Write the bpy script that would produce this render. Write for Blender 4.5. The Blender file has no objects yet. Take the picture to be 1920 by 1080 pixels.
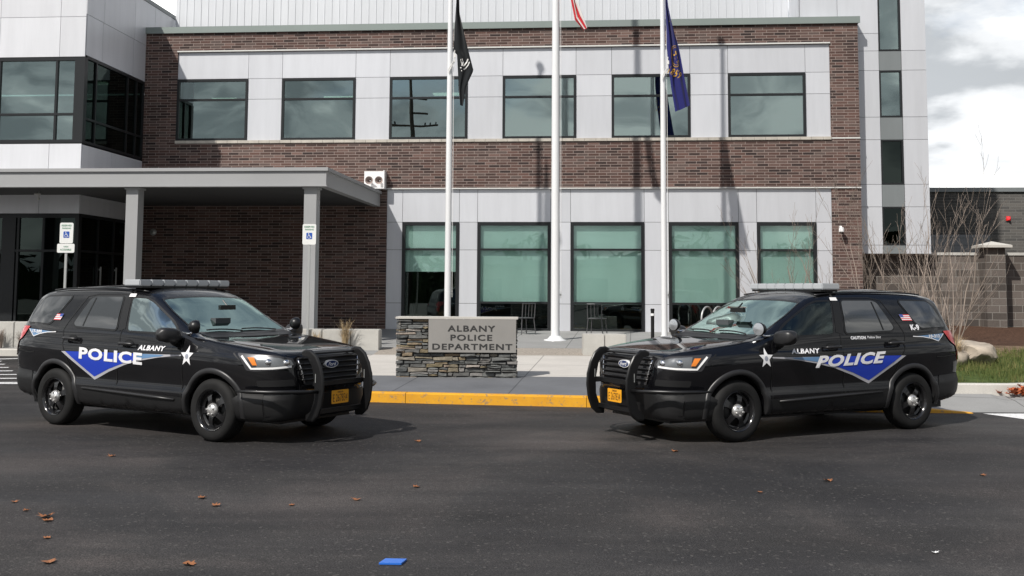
import bpy, bmesh, math, random
import numpy as np
from mathutils import Vector, Matrix
from mathutils.bvhtree import BVHTree
from mathutils.geometry import tessellate_polygon

S = bpy.context.scene
C = S.collection
PI = math.pi
R = math.radians
# ------------------------------------------------------------------ camera
cd = bpy.data.cameras.new('camera')
cd.lens = 37.5; cd.sensor_width = 36; cd.shift_y = -0.08414
cd.clip_end = 3000; cd.clip_start = 0.1
cam = bpy.data.objects.new('camera', cd); C.objects.link(cam)
cam.matrix_world = Matrix.Translation((0, 0, 1.7696)) @ Matrix.Rotation(PI/2 + 0.08265, 4, 'X') @ Matrix.Rotation(0.0055, 4, 'Z')
S.camera = cam
TH = 0.08475                        # the facade is turned by this much
# ------------------------------------------------------------------ sky and sun
SUN_EL = R(47); SUN_AZ = TH + R(33)          # azimuth: from straight behind the camera towards the left
sun_dir = Vector((-math.sin(SUN_AZ)*math.cos(SUN_EL), -math.cos(SUN_AZ)*math.cos(SUN_EL), math.sin(SUN_EL)))
w = bpy.data.worlds.new('World'); S.world = w; w.use_nodes = True
nt = w.node_tree; nt.nodes.clear()
def N(nt, t, **k):
    n = nt.nodes.new(t)
    for a, b in k.items(): setattr(n, a, b)
    return n
out = N(nt, 'ShaderNodeOutputWorld'); bg = N(nt, 'ShaderNodeBackground')
sky = N(nt, 'ShaderNodeTexSky', sky_type='NISHITA', sun_disc=False)
sky.sun_elevation = SUN_EL; sky.sun_rotation = PI + SUN_AZ   # measured clockwise from +Y
bg.inputs['Strength'].default_value = 0.1
tc = N(nt, 'ShaderNodeTexCoord'); sp = N(nt, 'ShaderNodeSeparateXYZ')
nt.links.new(tc.outputs['Generated'], sp.inputs[0])
def mth(nt, op, a, b=None, c=None, clamp=False):
    m = N(nt, 'ShaderNodeMath', operation=op, use_clamp=clamp)
    for i, v in enumerate((a, b, c)):
        if v is None: continue
        if isinstance(v, (int, float)): m.inputs[i].default_value = v
        else: nt.links.new(v, m.inputs[i])
    return m.outputs[0]
zz = mth(nt, 'ADD', mth(nt, 'MAXIMUM', sp.outputs[2], 0.0), 0.22)
cx = N(nt, 'ShaderNodeCombineXYZ')
nt.links.new(mth(nt, 'DIVIDE', sp.outputs[0], zz), cx.inputs[0])
nt.links.new(mth(nt, 'DIVIDE', sp.outputs[1], zz), cx.inputs[1])
n1 = N(nt, 'ShaderNodeTexNoise'); n1.inputs['Scale'].default_value = 0.9; n1.inputs['Detail'].default_value = 8; n1.inputs['Roughness'].default_value = .55; n1.inputs['Distortion'].default_value = .3
n2 = N(nt, 'ShaderNodeTexNoise'); n2.inputs['Scale'].default_value = 1.9; n2.inputs['Detail'].default_value = 6
nt.links.new(cx.outputs[0], n1.inputs['Vector']); 
mp = N(nt, 'ShaderNodeMapping'); mp.inputs['Location'].default_value = (3.1, 7.7, 0)
nt.links.new(cx.outputs[0], mp.inputs[0]); nt.links.new(mp.outputs[0], n2.inputs['Vector'])
# the cloud cover is closed near the horizon and broken overhead
thr = mth(nt, 'MULTIPLY', mth(nt, 'SUBTRACT', sp.outputs[2], .30), .42)
cov = N(nt, 'ShaderNodeValToRGB'); cov.color_ramp.elements[0].position = .36; cov.color_ramp.elements[1].position = .50
nt.links.new(mth(nt, 'SUBTRACT', mth(nt, 'ADD', n1.outputs[0], .06), mth(nt, 'MAXIMUM', thr, -.10)), cov.inputs[0])
shade = N(nt, 'ShaderNodeValToRGB'); cr = shade.color_ramp; cr.elements.new(.5); cr.interpolation = 'EASE'
for e_, (p_, c_) in zip(cr.elements, ((.42, (3.6, 3.8, 4.0, 1)), (.50, (6.2, 6.35, 6.5, 1)), (.60, (10.5, 10.5, 10.3, 1)))): e_.position = p_; e_.color = c_
n3 = N(nt, 'ShaderNodeTexNoise'); n3.inputs['Scale'].default_value = 7; n3.inputs['Detail'].default_value = 9; n3.inputs['Roughness'].default_value = .55; n3.inputs['Distortion'].default_value = .5
mp3 = N(nt, 'ShaderNodeMapping'); mp3.inputs['Scale'].default_value = (1, 1, 2.2); mp3.inputs['Location'].default_value = (.4, 1.3, .2)
nt.links.new(tc.outputs['Generated'], mp3.inputs[0]); nt.links.new(mp3.outputs[0], n3.inputs['Vector'])
yy = mth(nt, 'MAXIMUM', sp.outputs[1], 0.0)
w3 = mth(nt, 'SUBTRACT', .78, mth(nt, 'MULTIPLY', mth(nt, 'MINIMUM', mth(nt, 'MULTIPLY', yy, 2.0), 1.0), .60))     # puffier clouds behind, softer ones ahead
sh_ = mth(nt, 'ADD', mth(nt, 'MULTIPLY', n2.outputs[0], mth(nt, 'SUBTRACT', 1.0, w3)), mth(nt, 'MULTIPLY', n3.outputs[0], w3))
nt.links.new(mth(nt, 'ADD', sh_, mth(nt, 'MULTIPLY', yy, .035)), shade.inputs[0])
# clouds made brighter ahead and dimmer to the right, so the bay side darkens
lit = mth(nt, 'ADD', mth(nt, 'SUBTRACT', .88, mth(nt, 'MULTIPLY', mth(nt, 'MAXIMUM', sp.outputs[0], 0.0), .34)), mth(nt, 'MULTIPLY', mth(nt, 'MULTIPLY', yy, yy), 1.05))
lit = mth(nt, 'MULTIPLY', lit, mth(nt, 'ADD', .82, mth(nt, 'MULTIPLY', n1.outputs[0], .36)))
vm = N(nt, 'ShaderNodeVectorMath', operation='SCALE'); nt.links.new(shade.outputs[0], vm.inputs[0]); nt.links.new(lit, vm.inputs['Scale'])
mx = N(nt, 'ShaderNodeMix', data_type='RGBA')
nt.links.new(cov.outputs[0], mx.inputs[0]); nt.links.new(sky.outputs[0], mx.inputs[6]); nt.links.new(vm.outputs[0], mx.inputs[7])
nt.links.new(mx.outputs[2], bg.inputs[0]); nt.links.new(bg.outputs[0], out.inputs[0])
sl = bpy.data.lights.new('sun', 'SUN'); sl.energy = 4.7; sl.angle = R(0.9); sl.color = (1, .955, .89)
so = bpy.data.objects.new('sun', sl); C.objects.link(so)
so.rotation_euler = sun_dir.to_track_quat('Z', 'Y').to_euler(); so.location = (-20, -30, 40)
S.view_settings.view_transform = 'Standard'; S.view_settings.look = 'None'; S.view_settings.gamma = 1
S.view_settings.exposure = 0.0
S.cycles.max_bounces = 8; S.cycles.transparent_max_bounces = 12
S.cycles.use_denoising = True

# ------------------------------------------------------------------ materials
MATS = {}
def mat(name, col=(.5, .5, .5), rough=.5, metal=0, spec=.5, coat=0, emit=None, es=1, ior=None, trans=0):
    m = bpy.data.materials.new(name); m.use_nodes = True
    b = m.node_tree.nodes['Principled BSDF']
    b.inputs['Base Color'].default_value = (*col, 1); b.inputs['Roughness'].default_value = rough
    b.inputs['Metallic'].default_value = metal; b.inputs['Specular IOR Level'].default_value = spec
    b.inputs['Coat Weight'].default_value = coat; b.inputs['Coat Roughness'].default_value = .03
    if ior: b.inputs['IOR'].default_value = ior
    if trans: b.inputs['Transmission Weight'].default_value = trans
    if emit: b.inputs['Emission Color'].default_value = (*emit, 1); b.inputs['Emission Strength'].default_value = es
    MATS[name] = m
    return m
def nodes(m): return m.node_tree, m.node_tree.nodes['Principled BSDF']
def objco(nt, scale=(1, 1, 1), rot=(0, 0, 0), loc=(0, 0, 0)):
    t = N(nt, 'ShaderNodeTexCoord'); mpn = N(nt, 'ShaderNodeMapping')
    mpn.inputs['Scale'].default_value = scale; mpn.inputs['Rotation'].default_value = rot; mpn.inputs['Location'].default_value = loc
    nt.links.new(t.outputs['Object'], mpn.inputs[0]); return mpn.outputs[0]
def noise(nt, vec, scale, detail=4, rough=.5, dist=0):
    n = N(nt, 'ShaderNodeTexNoise'); n.inputs['Scale'].default_value = scale; n.inputs['Detail'].default_value = detail
    n.inputs['Roughness'].default_value = rough; n.inputs['Distortion'].default_value = dist
    nt.links.new(vec, n.inputs['Vector']); return n.outputs[0]
def ramp(nt, fac, stops, interp='LINEAR'):
    r = N(nt, 'ShaderNodeValToRGB'); r.color_ramp.interpolation = interp
    while len(r.color_ramp.elements) < len(stops): r.color_ramp.elements.new(.5)
    for e, (p, c) in zip(r.color_ramp.elements, stops):
        e.position = p; e.color = (*c, 1) if len(c) == 3 else c
    nt.links.new(fac, r.inputs[0]); return r.outputs[0]
def g3(v): return (v, v, v)
def mixc(nt, fac, a, b, mode='MIX'):
    m = N(nt, 'ShaderNodeMix', data_type='RGBA', blend_type=mode)
    if isinstance(fac, (int, float)): m.inputs[0].default_value = fac
    else: nt.links.new(fac, m.inputs[0])
    for i, v in ((6, a), (7, b)):
        if isinstance(v, tuple): m.inputs[i].default_value = (*v, 1)
        else: nt.links.new(v, m.inputs[i])
    return m.outputs[2]
def bump(nt, b, h, strength=.3, dist=.01):
    bn = N(nt, 'ShaderNodeBump'); bn.inputs['Strength'].default_value = strength; bn.inputs['Distance'].default_value = dist
    nt.links.new(h, bn.inputs['Height']); nt.links.new(bn.outputs[0], b.inputs['Normal']); return bn
def vary(m, col, amt=.12, scale=3, detail=5, bumpamt=0, bscale=60, stretch=(1, 1, 1)):
    nt, b = nodes(m); v = objco(nt, stretch)
    lo = tuple(c*(1-amt) for c in col); hi = tuple(min(1, c*(1+amt)) for c in col)
    nt.links.new(ramp(nt, noise(nt, v, scale, detail), [(.3, lo), (.7, hi)]), b.inputs['Base Color'])
    if bumpamt: bump(nt, b, noise(nt, v, bscale, 3), bumpamt, .004)
    return m

# brick: u = x + y so that the courses turn corners
def brick_mat(name, bw, bh, mortar, stops, mcol, off=.333, rough=.85, bmp=.5):
    m = mat(name, rough=rough, spec=.25); nt, b = nodes(m)
    t = N(nt, 'ShaderNodeTexCoord'); s = N(nt, 'ShaderNodeSeparateXYZ'); nt.links.new(t.outputs['Object'], s.inputs[0])
    c = N(nt, 'ShaderNodeCombineXYZ'); nt.links.new(mth(nt, 'ADD', s.outputs[0], s.outputs[1]), c.inputs[0]); nt.links.new(s.outputs[2], c.inputs[1])
    k = N(nt, 'ShaderNodeTexBrick'); k.offset = off; k.offset_frequency = 2; k.squash = 1
    k.inputs['Scale'].default_value = 1; k.inputs['Brick Width'].default_value = bw; k.inputs['Row Height'].default_value = bh
    k.inputs['Mortar Size'].default_value = mortar; k.inputs['Mortar Smooth'].default_value = .15; k.inputs['Bias'].default_value = 0
    k.inputs['Color1'].default_value = (0, 0, 0, 1); k.inputs['Color2'].default_value = (1, 1, 1, 1); k.inputs['Mortar'].default_value = (.5, .5, .5, 1)
    nt.links.new(c.outputs[0], k.inputs['Vector'])
    base = ramp(nt, k.outputs['Color'], stops)
    big = noise(nt, c.outputs[0], .35, 4)
    base = mixc(nt, 1.0, base, ramp(nt, big, [(.3, g3(.95)), (.7, g3(1.30))]), 'MULTIPLY')
    fine = noise(nt, t.outputs['Object'], 40, 3)
    base = mixc(nt, 1.0, base, ramp(nt, fine, [(.3, g3(.85)), (.7, g3(1.15))]), 'MULTIPLY')
    nt.links.new(mixc(nt, k.outputs['Fac'], base, mcol), b.inputs['Base Color'])
    bump(nt, b, mth(nt, 'SUBTRACT', 1.0, k.outputs['Fac']), bmp, .006)
    return m
BRICK = brick_mat('brick', .3235, .0815, .0072, [(0, (.034, .025, .024)), (.3, (.072, .044, .038)), (.55, (.110, .063, .053)), (.8, (.092, .069, .062)), (1, (.140, .088, .076))], (.30, .245, .22))
CMU = brick_mat('split_face_block', .406, .203, .009, [(0, (.06, .052, .047)), (.5, (.10, .085, .075)), (1, (.14, .12, .108))], (.24, .225, .205), off=.5, bmp=.8)
WINGB = brick_mat('grey_brick', .40, .10, .009, [(0, (.07, .068, .066)), (1, (.115, .108, .10))], (.17, .165, .155), off=.5)
nt, b = nodes(CMU)

def panel_mat(name, col, rough=.42, amt=.055, metal=.25):
    m = mat(name, col, rough, metal, .5)
    nt, b = nodes(m)
    g = N(nt, 'ShaderNodeNewGeometry')
    rnd = g.outputs['Random Per Island']
    cvar = ramp(nt, rnd, [(0, tuple(c*(1-amt) for c in col)), (1, tuple(c*(1+amt) for c in col))])
    v = objco(nt, (2.6, 2.6, .28))
    st = ramp(nt, noise(nt, v, 1.3, 7, .65), [(.34, g3(.95)), (.62, g3(1.02))])
    nt.links.new(mixc(nt, 1, cvar, st, 'MULTIPLY'), b.inputs['Base Color'])
    bump(nt, b, noise(nt, objco(nt), .8, 2), .25, .02)
    return m
PANEL = panel_mat('silver_panel', (.62, .635, .67))
PANELW = panel_mat('white_panel', (.68, .69, .72))
SPAN = panel_mat('grey_spandrel', (.22, .24, .245))
RIB = panel_mat('ribbed_metal', (.66, .68, .71))
COPE = vary(mat('coping_metal', rough=.45, metal=.3), (.24, .28, .265), .05, .6)
SILL = vary(mat('precast', rough=.85), (.46, .43, .38), .15, 4)
TRIM = mat('light_trim', (.62, .62, .6), .5)
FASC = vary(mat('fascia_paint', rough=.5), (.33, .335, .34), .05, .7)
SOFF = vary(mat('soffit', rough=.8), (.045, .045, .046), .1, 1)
FRAME = mat('dark_anodised', (.022, .024, .026), .35, .3)
BACK = mat('dark_backing', (.02, .02, .022), .9)
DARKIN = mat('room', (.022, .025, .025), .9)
CEILL = mat('ceiling_lamp', (1, 1, 1), .5, emit=(1, .93, .75), es=2.2)

def glass_mat(name, tint, refl, fac, rough=.0, wav=.04, wsc=.7):
    m = bpy.data.materials.new(name); m.use_nodes = True; nt = m.node_tree; nt.nodes.clear()
    o = N(nt, 'ShaderNodeOutputMaterial'); t = N(nt, 'ShaderNodeBsdfTransparent'); gl = N(nt, 'ShaderNodeBsdfGlossy'); mi = N(nt, 'ShaderNodeMixShader')
    t.inputs[0].default_value = (*tint, 1); gl.inputs[0].default_value = (*refl, 1); gl.inputs['Roughness'].default_value = rough
    lw = N(nt, 'ShaderNodeLayerWeight'); lw.inputs[0].default_value = .25
    f = mth(nt, 'ADD', mth(nt, 'MULTIPLY', lw.outputs['Fresnel'], .55), fac, clamp=True)
    bn = N(nt, 'ShaderNodeBump'); bn.inputs['Strength'].default_value = wav; bn.inputs['Distance'].default_value = .1
    nt.links.new(noise(nt, objco(nt), wsc, 1), bn.inputs['Height']); nt.links.new(bn.outputs[0], gl.inputs['Normal'])
    nt.links.new(f, mi.inputs[0]); nt.links.new(t.outputs[0], mi.inputs[1]); nt.links.new(gl.outputs[0], mi.inputs[2]); nt.links.new(mi.outputs[0], o.inputs[0])
    return m
GLASS = glass_mat('tinted_glass', (.36, .48, .46), (.76, .90, .89), .36)
GLASSL = glass_mat('clear_teal_glass', (.86, .945, .92), (.75, .85, .82), .09)
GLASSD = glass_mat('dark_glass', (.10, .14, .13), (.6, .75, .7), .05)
BLIND = vary(mat('roller_blind', rough=.9), (.76, .84, .82), .06, 1.2, stretch=(1, 1, .2))

def concrete(name, col, joint=None, amt=.1, jw=.012):
    m = mat(name, col, .85, spec=.3); nt, b = nodes(m)
    v = objco(nt)
    base = ramp(nt, noise(nt, v, 1.1, 8, .65), [(.3, tuple(c*(1-amt) for c in col)), (.7, tuple(c*(1+amt) for c in col))])
    base = mixc(nt, 1, base, ramp(nt, noise(nt, v, 90, 2), [(.3, g3(.9)), (.7, g3(1.1))]), 'MULTIPLY')
    if joint:
        k = N(nt, 'ShaderNodeTexBrick'); k.offset = 0; k.inputs['Scale'].default_value = 1
        k.inputs['Brick Width'].default_value = joint[0]; k.inputs['Row Height'].default_value = joint[1]; k.inputs['Mortar Size'].default_value = jw; k.inputs['Mortar Smooth'].default_value = .3
        nt.links.new(objco(nt, rot=(0, 0, TH+.03), loc=(.12, .3, 0)), k.inputs['Vector'])
        base = mixc(nt, mth(nt, 'MULTIPLY', k.outputs['Fac'], .75), base, tuple(c*.3 for c in col))
    nt.links.new(base, b.inputs['Base Color'])
    bump(nt, b, noise(nt, v, 120, 3), .25, .003)
    return m
WALK = concrete('walk_concrete', (.50, .475, .44), (1.85, 1.8))
BAND = concrete('shadow_toned_concrete', (.135, .14, .15), (1.85, 30), .16)  # dark tone paints in the shadow lying across the front of the walk
WALK2 = concrete('grey_paving', (.27, .27, .265), (1.5, 1.5))
KERB = concrete('kerb_concrete', (.52, .50, .46))
BENCHC = concrete('bench_concrete', (.46, .45, .42), None, .16)
YEL = mat('yellow_paint', rough=.6); nt, b = nodes(YEL); v = objco(nt)
y1 = ramp(nt, noise(nt, v, 2.2, 7, .7), [(.3, (.60, .27, .008)), (.7, (.74, .37, .012))])
nt.links.new(mixc(nt, ramp(nt, noise(nt, v, 14, 6, .7), [(.56, g3(0)), (.64, g3(1))]), y1, (.30, .20, .10)), b.inputs['Base Color'])
WPAINT = mat('road_paint', rough=.7); nt, b = nodes(WPAINT); v = objco(nt)
nt.links.new(ramp(nt, noise(nt, v, 18, 6, .7), [(.33, (.25, .25, .25)), (.45, (.74, .74, .74))]), b.inputs['Base Color'])

ASPH = mat('asphalt', (.04, .04, .04), .8, spec=.35); nt, b = nodes(ASPH); v = objco(nt)
vs = objco(nt, (.28, 1.0, 1), rot=(0, 0, .10))
base = ramp(nt, noise(nt, vs, .55, 7, .62, .4), [(.30, (.0165, .0155, .0157)), (.5, (.0258, .0238, .0234)), (.72, (.044, .0405, .039))])
vs2 = objco(nt, (.10, 1.6, 1), rot=(0, 0, .05), loc=(3, 5, 0))
base = mixc(nt, 1, base, ramp(nt, noise(nt, vs2, 1.0, 5, .55), [(.35, g3(.86)), (.68, g3(1.18))]), 'MULTIPLY')
pt = noise(nt, objco(nt, (.8, 1, 1), loc=(1.7, 4.2, 0)), .34, 6, .6, .8)
base = mixc(nt, 1, base, ramp(nt, pt, [(.36, (.62, .62, .66)), (.5, g3(1.0)), (.62, (1.62, 1.52, 1.48))]), 'MULTIPLY')
stn = noise(nt, v, 2.3, 5, .6)
base = mixc(nt, 1, base, ramp(nt, stn, [(.30, g3(.72)), (.42, g3(1)), (.62, g3(1)), (.74, g3(1.25))]), 'MULTIPLY')
gr = noise(nt, v, 85, 2, .6)
base = mixc(nt, 1, base, ramp(nt, noise(nt, v, 22, 3, .6), [(.32, g3(.78)), (.68, g3(1.24))]), 'MULTIPLY')
base = mixc(nt, 1, base, ramp(nt, gr, [(.34, g3(.38)), (.5, g3(.95)), (.68, g3(2.2))]), 'MULTIPLY')
vor = N(nt, 'ShaderNodeTexVoronoi'); vor.inputs['Scale'].default_value = 55; nt.links.new(v, vor.inputs['Vector'])
sc_ = N(nt, 'ShaderNodeSeparateColor'); nt.links.new(vor.outputs['Color'], sc_.inputs[0])
base = mixc(nt, mth(nt, 'GREATER_THAN', sc_.outputs[0], .975), base, (.075, .07, .066))
nt.links.new(base, b.inputs['Base Color'])
nt.links.new(ramp(nt, noise(nt, vs, .8, 4), [(.3, g3(.62)), (.7, g3(.88))]), b.inputs['Roughness'])
bump(nt, b, gr, .55, .006)

MULCH = vary(mat('mulch', rough=.95, spec=.1), (.075, .042, .028), .6, 22, 6, .8, 40)
SOIL = vary(mat('bed_soil', rough=.95, spec=.1), (.17, .12, .08), .4, 6, 8, .6, 50)
GRAV = vary(mat('gravel', rough=.9), (.30, .265, .225), .5, 30, 4, .8, 60)
LAWN = vary(mat('lawn', rough=.9, spec=.1), (.06, .085, .025), .4, 5, 6, .5, 60)
BLADE = mat('grass_blade', rough=.7, spec=.2); nt, b = nodes(BLADE)
nt.links.new(ramp(nt, noise(nt, objco(nt), 2.2, 5, .65), [(.32, (.20, .17, .07)), (.48, (.10, .12, .035)), (.68, (.055, .085, .02))]), b.inputs['Base Color'])
STRAW = vary(mat('dry_grass', rough=.8, spec=.2), (.45, .34, .2), .25, 3)
TWIG = vary(mat('twig_bark', rough=.85), (.27, .22, .185), .35, 2)
LEAF = vary(mat('dead_leaf', rough=.7), (.27, .105, .04), .5, 12)
ROCK = vary(mat('boulder', rough=.85), (.36, .31, .25), .35, 3, 8, .8, 12)
TREE = vary(mat('far_foliage', rough=.9, spec=.1), (.03, .045, .02), .5, .4, 8)
POLE = mat('flagpole_aluminium', (.80, .81, .82), .3, .12)
GALV = mat('galvanised', (.50, .51, .5), .45, .6)
WHITE = mat('white_paint', (.8, .8, .8), .4)
SIGNW = mat('sign_white', (.78, .79, .77), .35)
SIGNB = mat('sign_blue', (.02, .09, .42), .35)
SIGNG = mat('sign_green', (.05, .22, .12), .4)
SIGNK = mat('sign_black', (.03, .03, .03), .4)
BLACK = mat('black_satin', (.006, .006, .0065), .38)
WOOD = vary(mat('pole_wood', rough=.9), (.05, .035, .025), .3, 3)
RED = mat('red_lamp', (.7, .03, .03), .3)
BLUEP = mat('blue_plastic', (.03, .16, .62), .35)

# ------------------------------------------------------------------ mesh helpers
class M:
    def __init__(s): s.v = []; s.f = []; s.m = []
    def add(s, vs, fs, mi=0):
        k = len(s.v); s.v += [tuple(p) for p in vs]; s.f += [tuple(i+k for i in f) for f in fs]; s.m += [mi]*len(fs); return s
    def box(s, x0, x1, y0, y1, z0, z1, mi=0):
        return s.add([(x0,y0,z0),(x1,y0,z0),(x1,y1,z0),(x0,y1,z0),(x0,y0,z1),(x1,y0,z1),(x1,y1,z1),(x0,y1,z1)],
                     [(0,3,2,1),(4,5,6,7),(0,1,5,4),(1,2,6,5),(2,3,7,6),(3,0,4,7)], mi)
    def tube(s, pts, r, n=8, mi=0, cap=True):
        pts = [Vector(p) for p in pts]; rs = r if isinstance(r, (list, tuple)) else [r]*len(pts)
        vs = []; up = None
        for i, p in enumerate(pts):
            d = (pts[min(i+1, len(pts)-1)] - pts[max(i-1, 0)]).normalized()
            if up is None:
                up = Vector((0, 0, 1)) if abs(d.z) < .9 else Vector((1, 0, 0))
            a = d.cross(up).normalized(); bb = a.cross(d).normalized(); up = bb
            for k in range(n):
                t = 2*PI*k/n; vs.append(p + (a*math.cos(t) + bb*math.sin(t))*rs[i])
        fs = []
        for i in range(len(pts)-1):
            for k in range(n):
                fs.append((i*n+k, i*n+(k+1) % n, (i+1)*n+(k+1) % n, (i+1)*n+k))
        if cap: fs += [tuple(range(n))[::-1], tuple((len(pts)-1)*n+k for k in range(n))]
        return s.add(vs, fs, mi)
    def lathe(s, prof, n=32, mi=0, mtx=None, closed=False):
        # prof: (radius, height) about local Z, then mtx
        vs = []; fs = []; L = len(prof)
        for k in range(n):
            t = 2*PI*k/n
            for r, h in prof: vs.append(Vector((r*math.cos(t), r*math.sin(t), h)))
        for k in range(n):
            for i in range(L-1 if not closed else L):
                j = (i+1) % L
                fs.append((k*L+i, ((k+1) % n)*L+i, ((k+1) % n)*L+j, k*L+j))
        if mtx: vs = [mtx @ v for v in vs]
        return s.add(vs, fs, mi)
    def prism(s, poly, y0, y1, ax='xz', mi=0):
        # poly in (a, b); extruded along the third axis
        n = len(poly)
        def P(a, b_, t): return {'xz': (a, t, b_), 'xy': (a, b_, t), 'yz': (t, a, b_)}[ax]
        vs = [P(a, b_, y0) for a, b_ in poly] + [P(a, b_, y1) for a, b_ in poly]
        tri = tessellate_polygon([[Vector((a, b_, 0)) for a, b_ in poly]])
        fs = [tuple(t) for t in tri] + [tuple(i+n for i in t)[::-1] for t in tri]
        fs += [(i, (i+1) % n, (i+1) % n + n, i+n) for i in range(n)]
        return s.add(vs, fs, mi)
    def build(s, name, mats, parent=None, smooth=False, off=(0, 0, 0), fix=True, auto=None):
        me = bpy.data.meshes.new(name); o_ = Vector(off)
        me.from_pydata([Vector(p) - o_ for p in s.v], [], s.f)
        if not isinstance(mats, (list, tuple)): mats = [mats]
        for m_ in mats: me.materials.append(m_)
        for p_, mi in zip(me.polygons, s.m): p_.material_index = mi
        if fix:
            bm = bmesh.new(); bm.from_mesh(me); bmesh.ops.recalc_face_normals(bm, faces=bm.faces); bm.to_mesh(me); bm.free()
        if smooth:
            me.polygons.foreach_set('use_smooth', [True]*len(me.polygons))
            if auto: me.set_sharp_from_angle(angle=R(auto))
        me.update()
        ob = bpy.data.objects.new(name, me); C.objects.link(ob); ob.parent = parent
        return ob
def thing(name, label, cat, loc=(0, 0, 0), rotz=0, group=None):
    o = bpy.data.objects.new(name, None); C.objects.link(o); o.empty_display_size = .2
    o.location = loc; o.rotation_euler = (0, 0, rotz); o['label'] = label; o['category'] = cat
    if group: o['group'] = group
    return o
def tag(o, label, cat, group=None):
    o['label'] = label; o['category'] = cat
    if group: o['group'] = group
    return o
def struct(o, kind='structure'): o['kind'] = kind; return o
def copy_tree(root, label, loc, rotz=0, scale=None):
    r = root.copy(); C.objects.link(r); r.location = loc; r.rotation_euler = (0, 0, rotz); r['label'] = label
    if scale: r.scale = scale
    for ch in list(root.children):
        c = ch.copy(); C.objects.link(c); c.parent = r
        for g_ in list(ch.children):
            d = g_.copy(); C.objects.link(d); d.parent = c
    return r
def text_geo(txt, size=1, bold=0, shear=0, sx=1, space=1, align='CENTER', res=3):
    cu = bpy.data.curves.new('t', 'FONT'); cu.body = txt; cu.size = size; cu.offset = bold; cu.shear = shear
    cu.space_character = space; cu.align_x = align; cu.align_y = 'CENTER'; cu.resolution_u = res; cu.fill_mode = 'FRONT'
    o = bpy.data.objects.new('t', cu); C.objects.link(o)
    dg = bpy.context.evaluated_depsgraph_get(); me = bpy.data.meshes.new_from_object(o.evaluated_get(dg))
    vs = [(v.co.x*sx, v.co.y) for v in me.vertices]; fs = [tuple(p.vertices) for p in me.polygons]
    bpy.data.objects.remove(o); bpy.data.curves.remove(cu); bpy.data.meshes.remove(me)
    if fs:
        used = sorted({i for f in fs for i in f}); mp_ = {u: i for i, u in enumerate(used)}
        vs = [vs[u] for u in used]; fs = [tuple(mp_[i] for i in f) for f in fs]
    return vs, fs
def fit_text(geo, x0, x1, y0, y1):
    vs, fs = geo; xs = [v[0] for v in vs]; ys = [v[1] for v in vs]
    ax, bx, ay, by = min(xs), max(xs), min(ys), max(ys)
    return [(x0+(v[0]-ax)/(bx-ax)*(x1-x0), y0+(v[1]-ay)/(by-ay)*(y1-y0)) for v in vs], fs

def gz(y): return .032*max(0, y-16.8)          # the lot climbs gently towards the building
# ------------------------------------------------------------------ ground, road, walks
def sheet(name, xs, ys, zf, m, parent=None):
    q = M(); n = len(xs)
    for y in ys:
        for x in xs: q.v.append((x, y, zf(x, y)))
    for j in range(len(ys)-1):
        for i in range(n-1): q.f.append((j*n+i, j*n+i+1, (j+1)*n+i+1, (j+1)*n+i)); q.m.append(0)
    return q.build(name, m, parent)
far = [-900, -300, -100, -40, -16, 0, 16, 40, 100, 300, 900]
struct(sheet('asphalt_road', far, [-900, -200, -60, 0, 16.8, 30, 45, 46, 200, 900], lambda x, y: gz(min(y, 45)) if y < 45.5 else gz(45), ASPH))
# front kerb line of the walk
KL = [(-4.4, 17.25), (-2.15, 16.95), (1.2, 16.42), (4.9, 16.0), (6.8, 15.86)]
def klY(x):
    for (a, ya), (b_, yb) in zip(KL, KL[1:]):
        if x <= b_: return ya + (yb-ya)*(x-a)/(b_-a)
    return KL[-1][1]
def wz(x, y): return gz(y) + .15
def ramp_dn(x, y):          # the walk drops flush with the asphalt towards the right end
    t = min(1, max(0, (x-4.6)/2.0)); return gz(y) + .15*(1-t) + .006
def strip(name, xs, yf, yb, zf, m, ny=6):
    q = M(); n = len(xs)
    for j in range(ny+1):
        for x in xs:
            a, b_ = yf(x), yb(x); y = a + (b_-a)*j/ny; q.v.append((x, y, zf(x, y)))
    for j in range(ny):
        for i in range(n-1): q.f.append((j*n+i, j*n+i+1, (j+1)*n+i+1, (j+1)*n+i)); q.m.append(0)
    return q.build(name, m)
xs = [-4.4, -3.2, -2.15, -1, 0, 1.2, 2.4, 3.6, 4.6, 5.2, 5.8, 6.4, 6.8]
KW = .16
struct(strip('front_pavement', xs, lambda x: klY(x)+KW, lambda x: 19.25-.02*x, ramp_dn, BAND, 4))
struct(strip('pavement', [-4.4, -3, -1, 1, 3, 4.2], lambda x: 19.25-.02*x, lambda x: 23.35, wz, WALK, 6))
struct(strip('gravel_bed', [-3.0, -1, 1, 3, 4.2], lambda x: 23.35, lambda x: 25.2, lambda x, y: gz(y)+.15, GRAV, 3))
struct(strip('plaza', [-22, -12, -4.4, -3.0], lambda x: 24.42 if x < -3.9 else 23.35, lambda x: 25.2, lambda x, y: gz(y)+.15, WALK2, 2))
struct(strip('plaza', [-22, -3, 1, 3, 4.2, 4.9], lambda x: 25.2, lambda x: 31.6, lambda x, y: gz(y)+.15, WALK2, 3))
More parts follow.
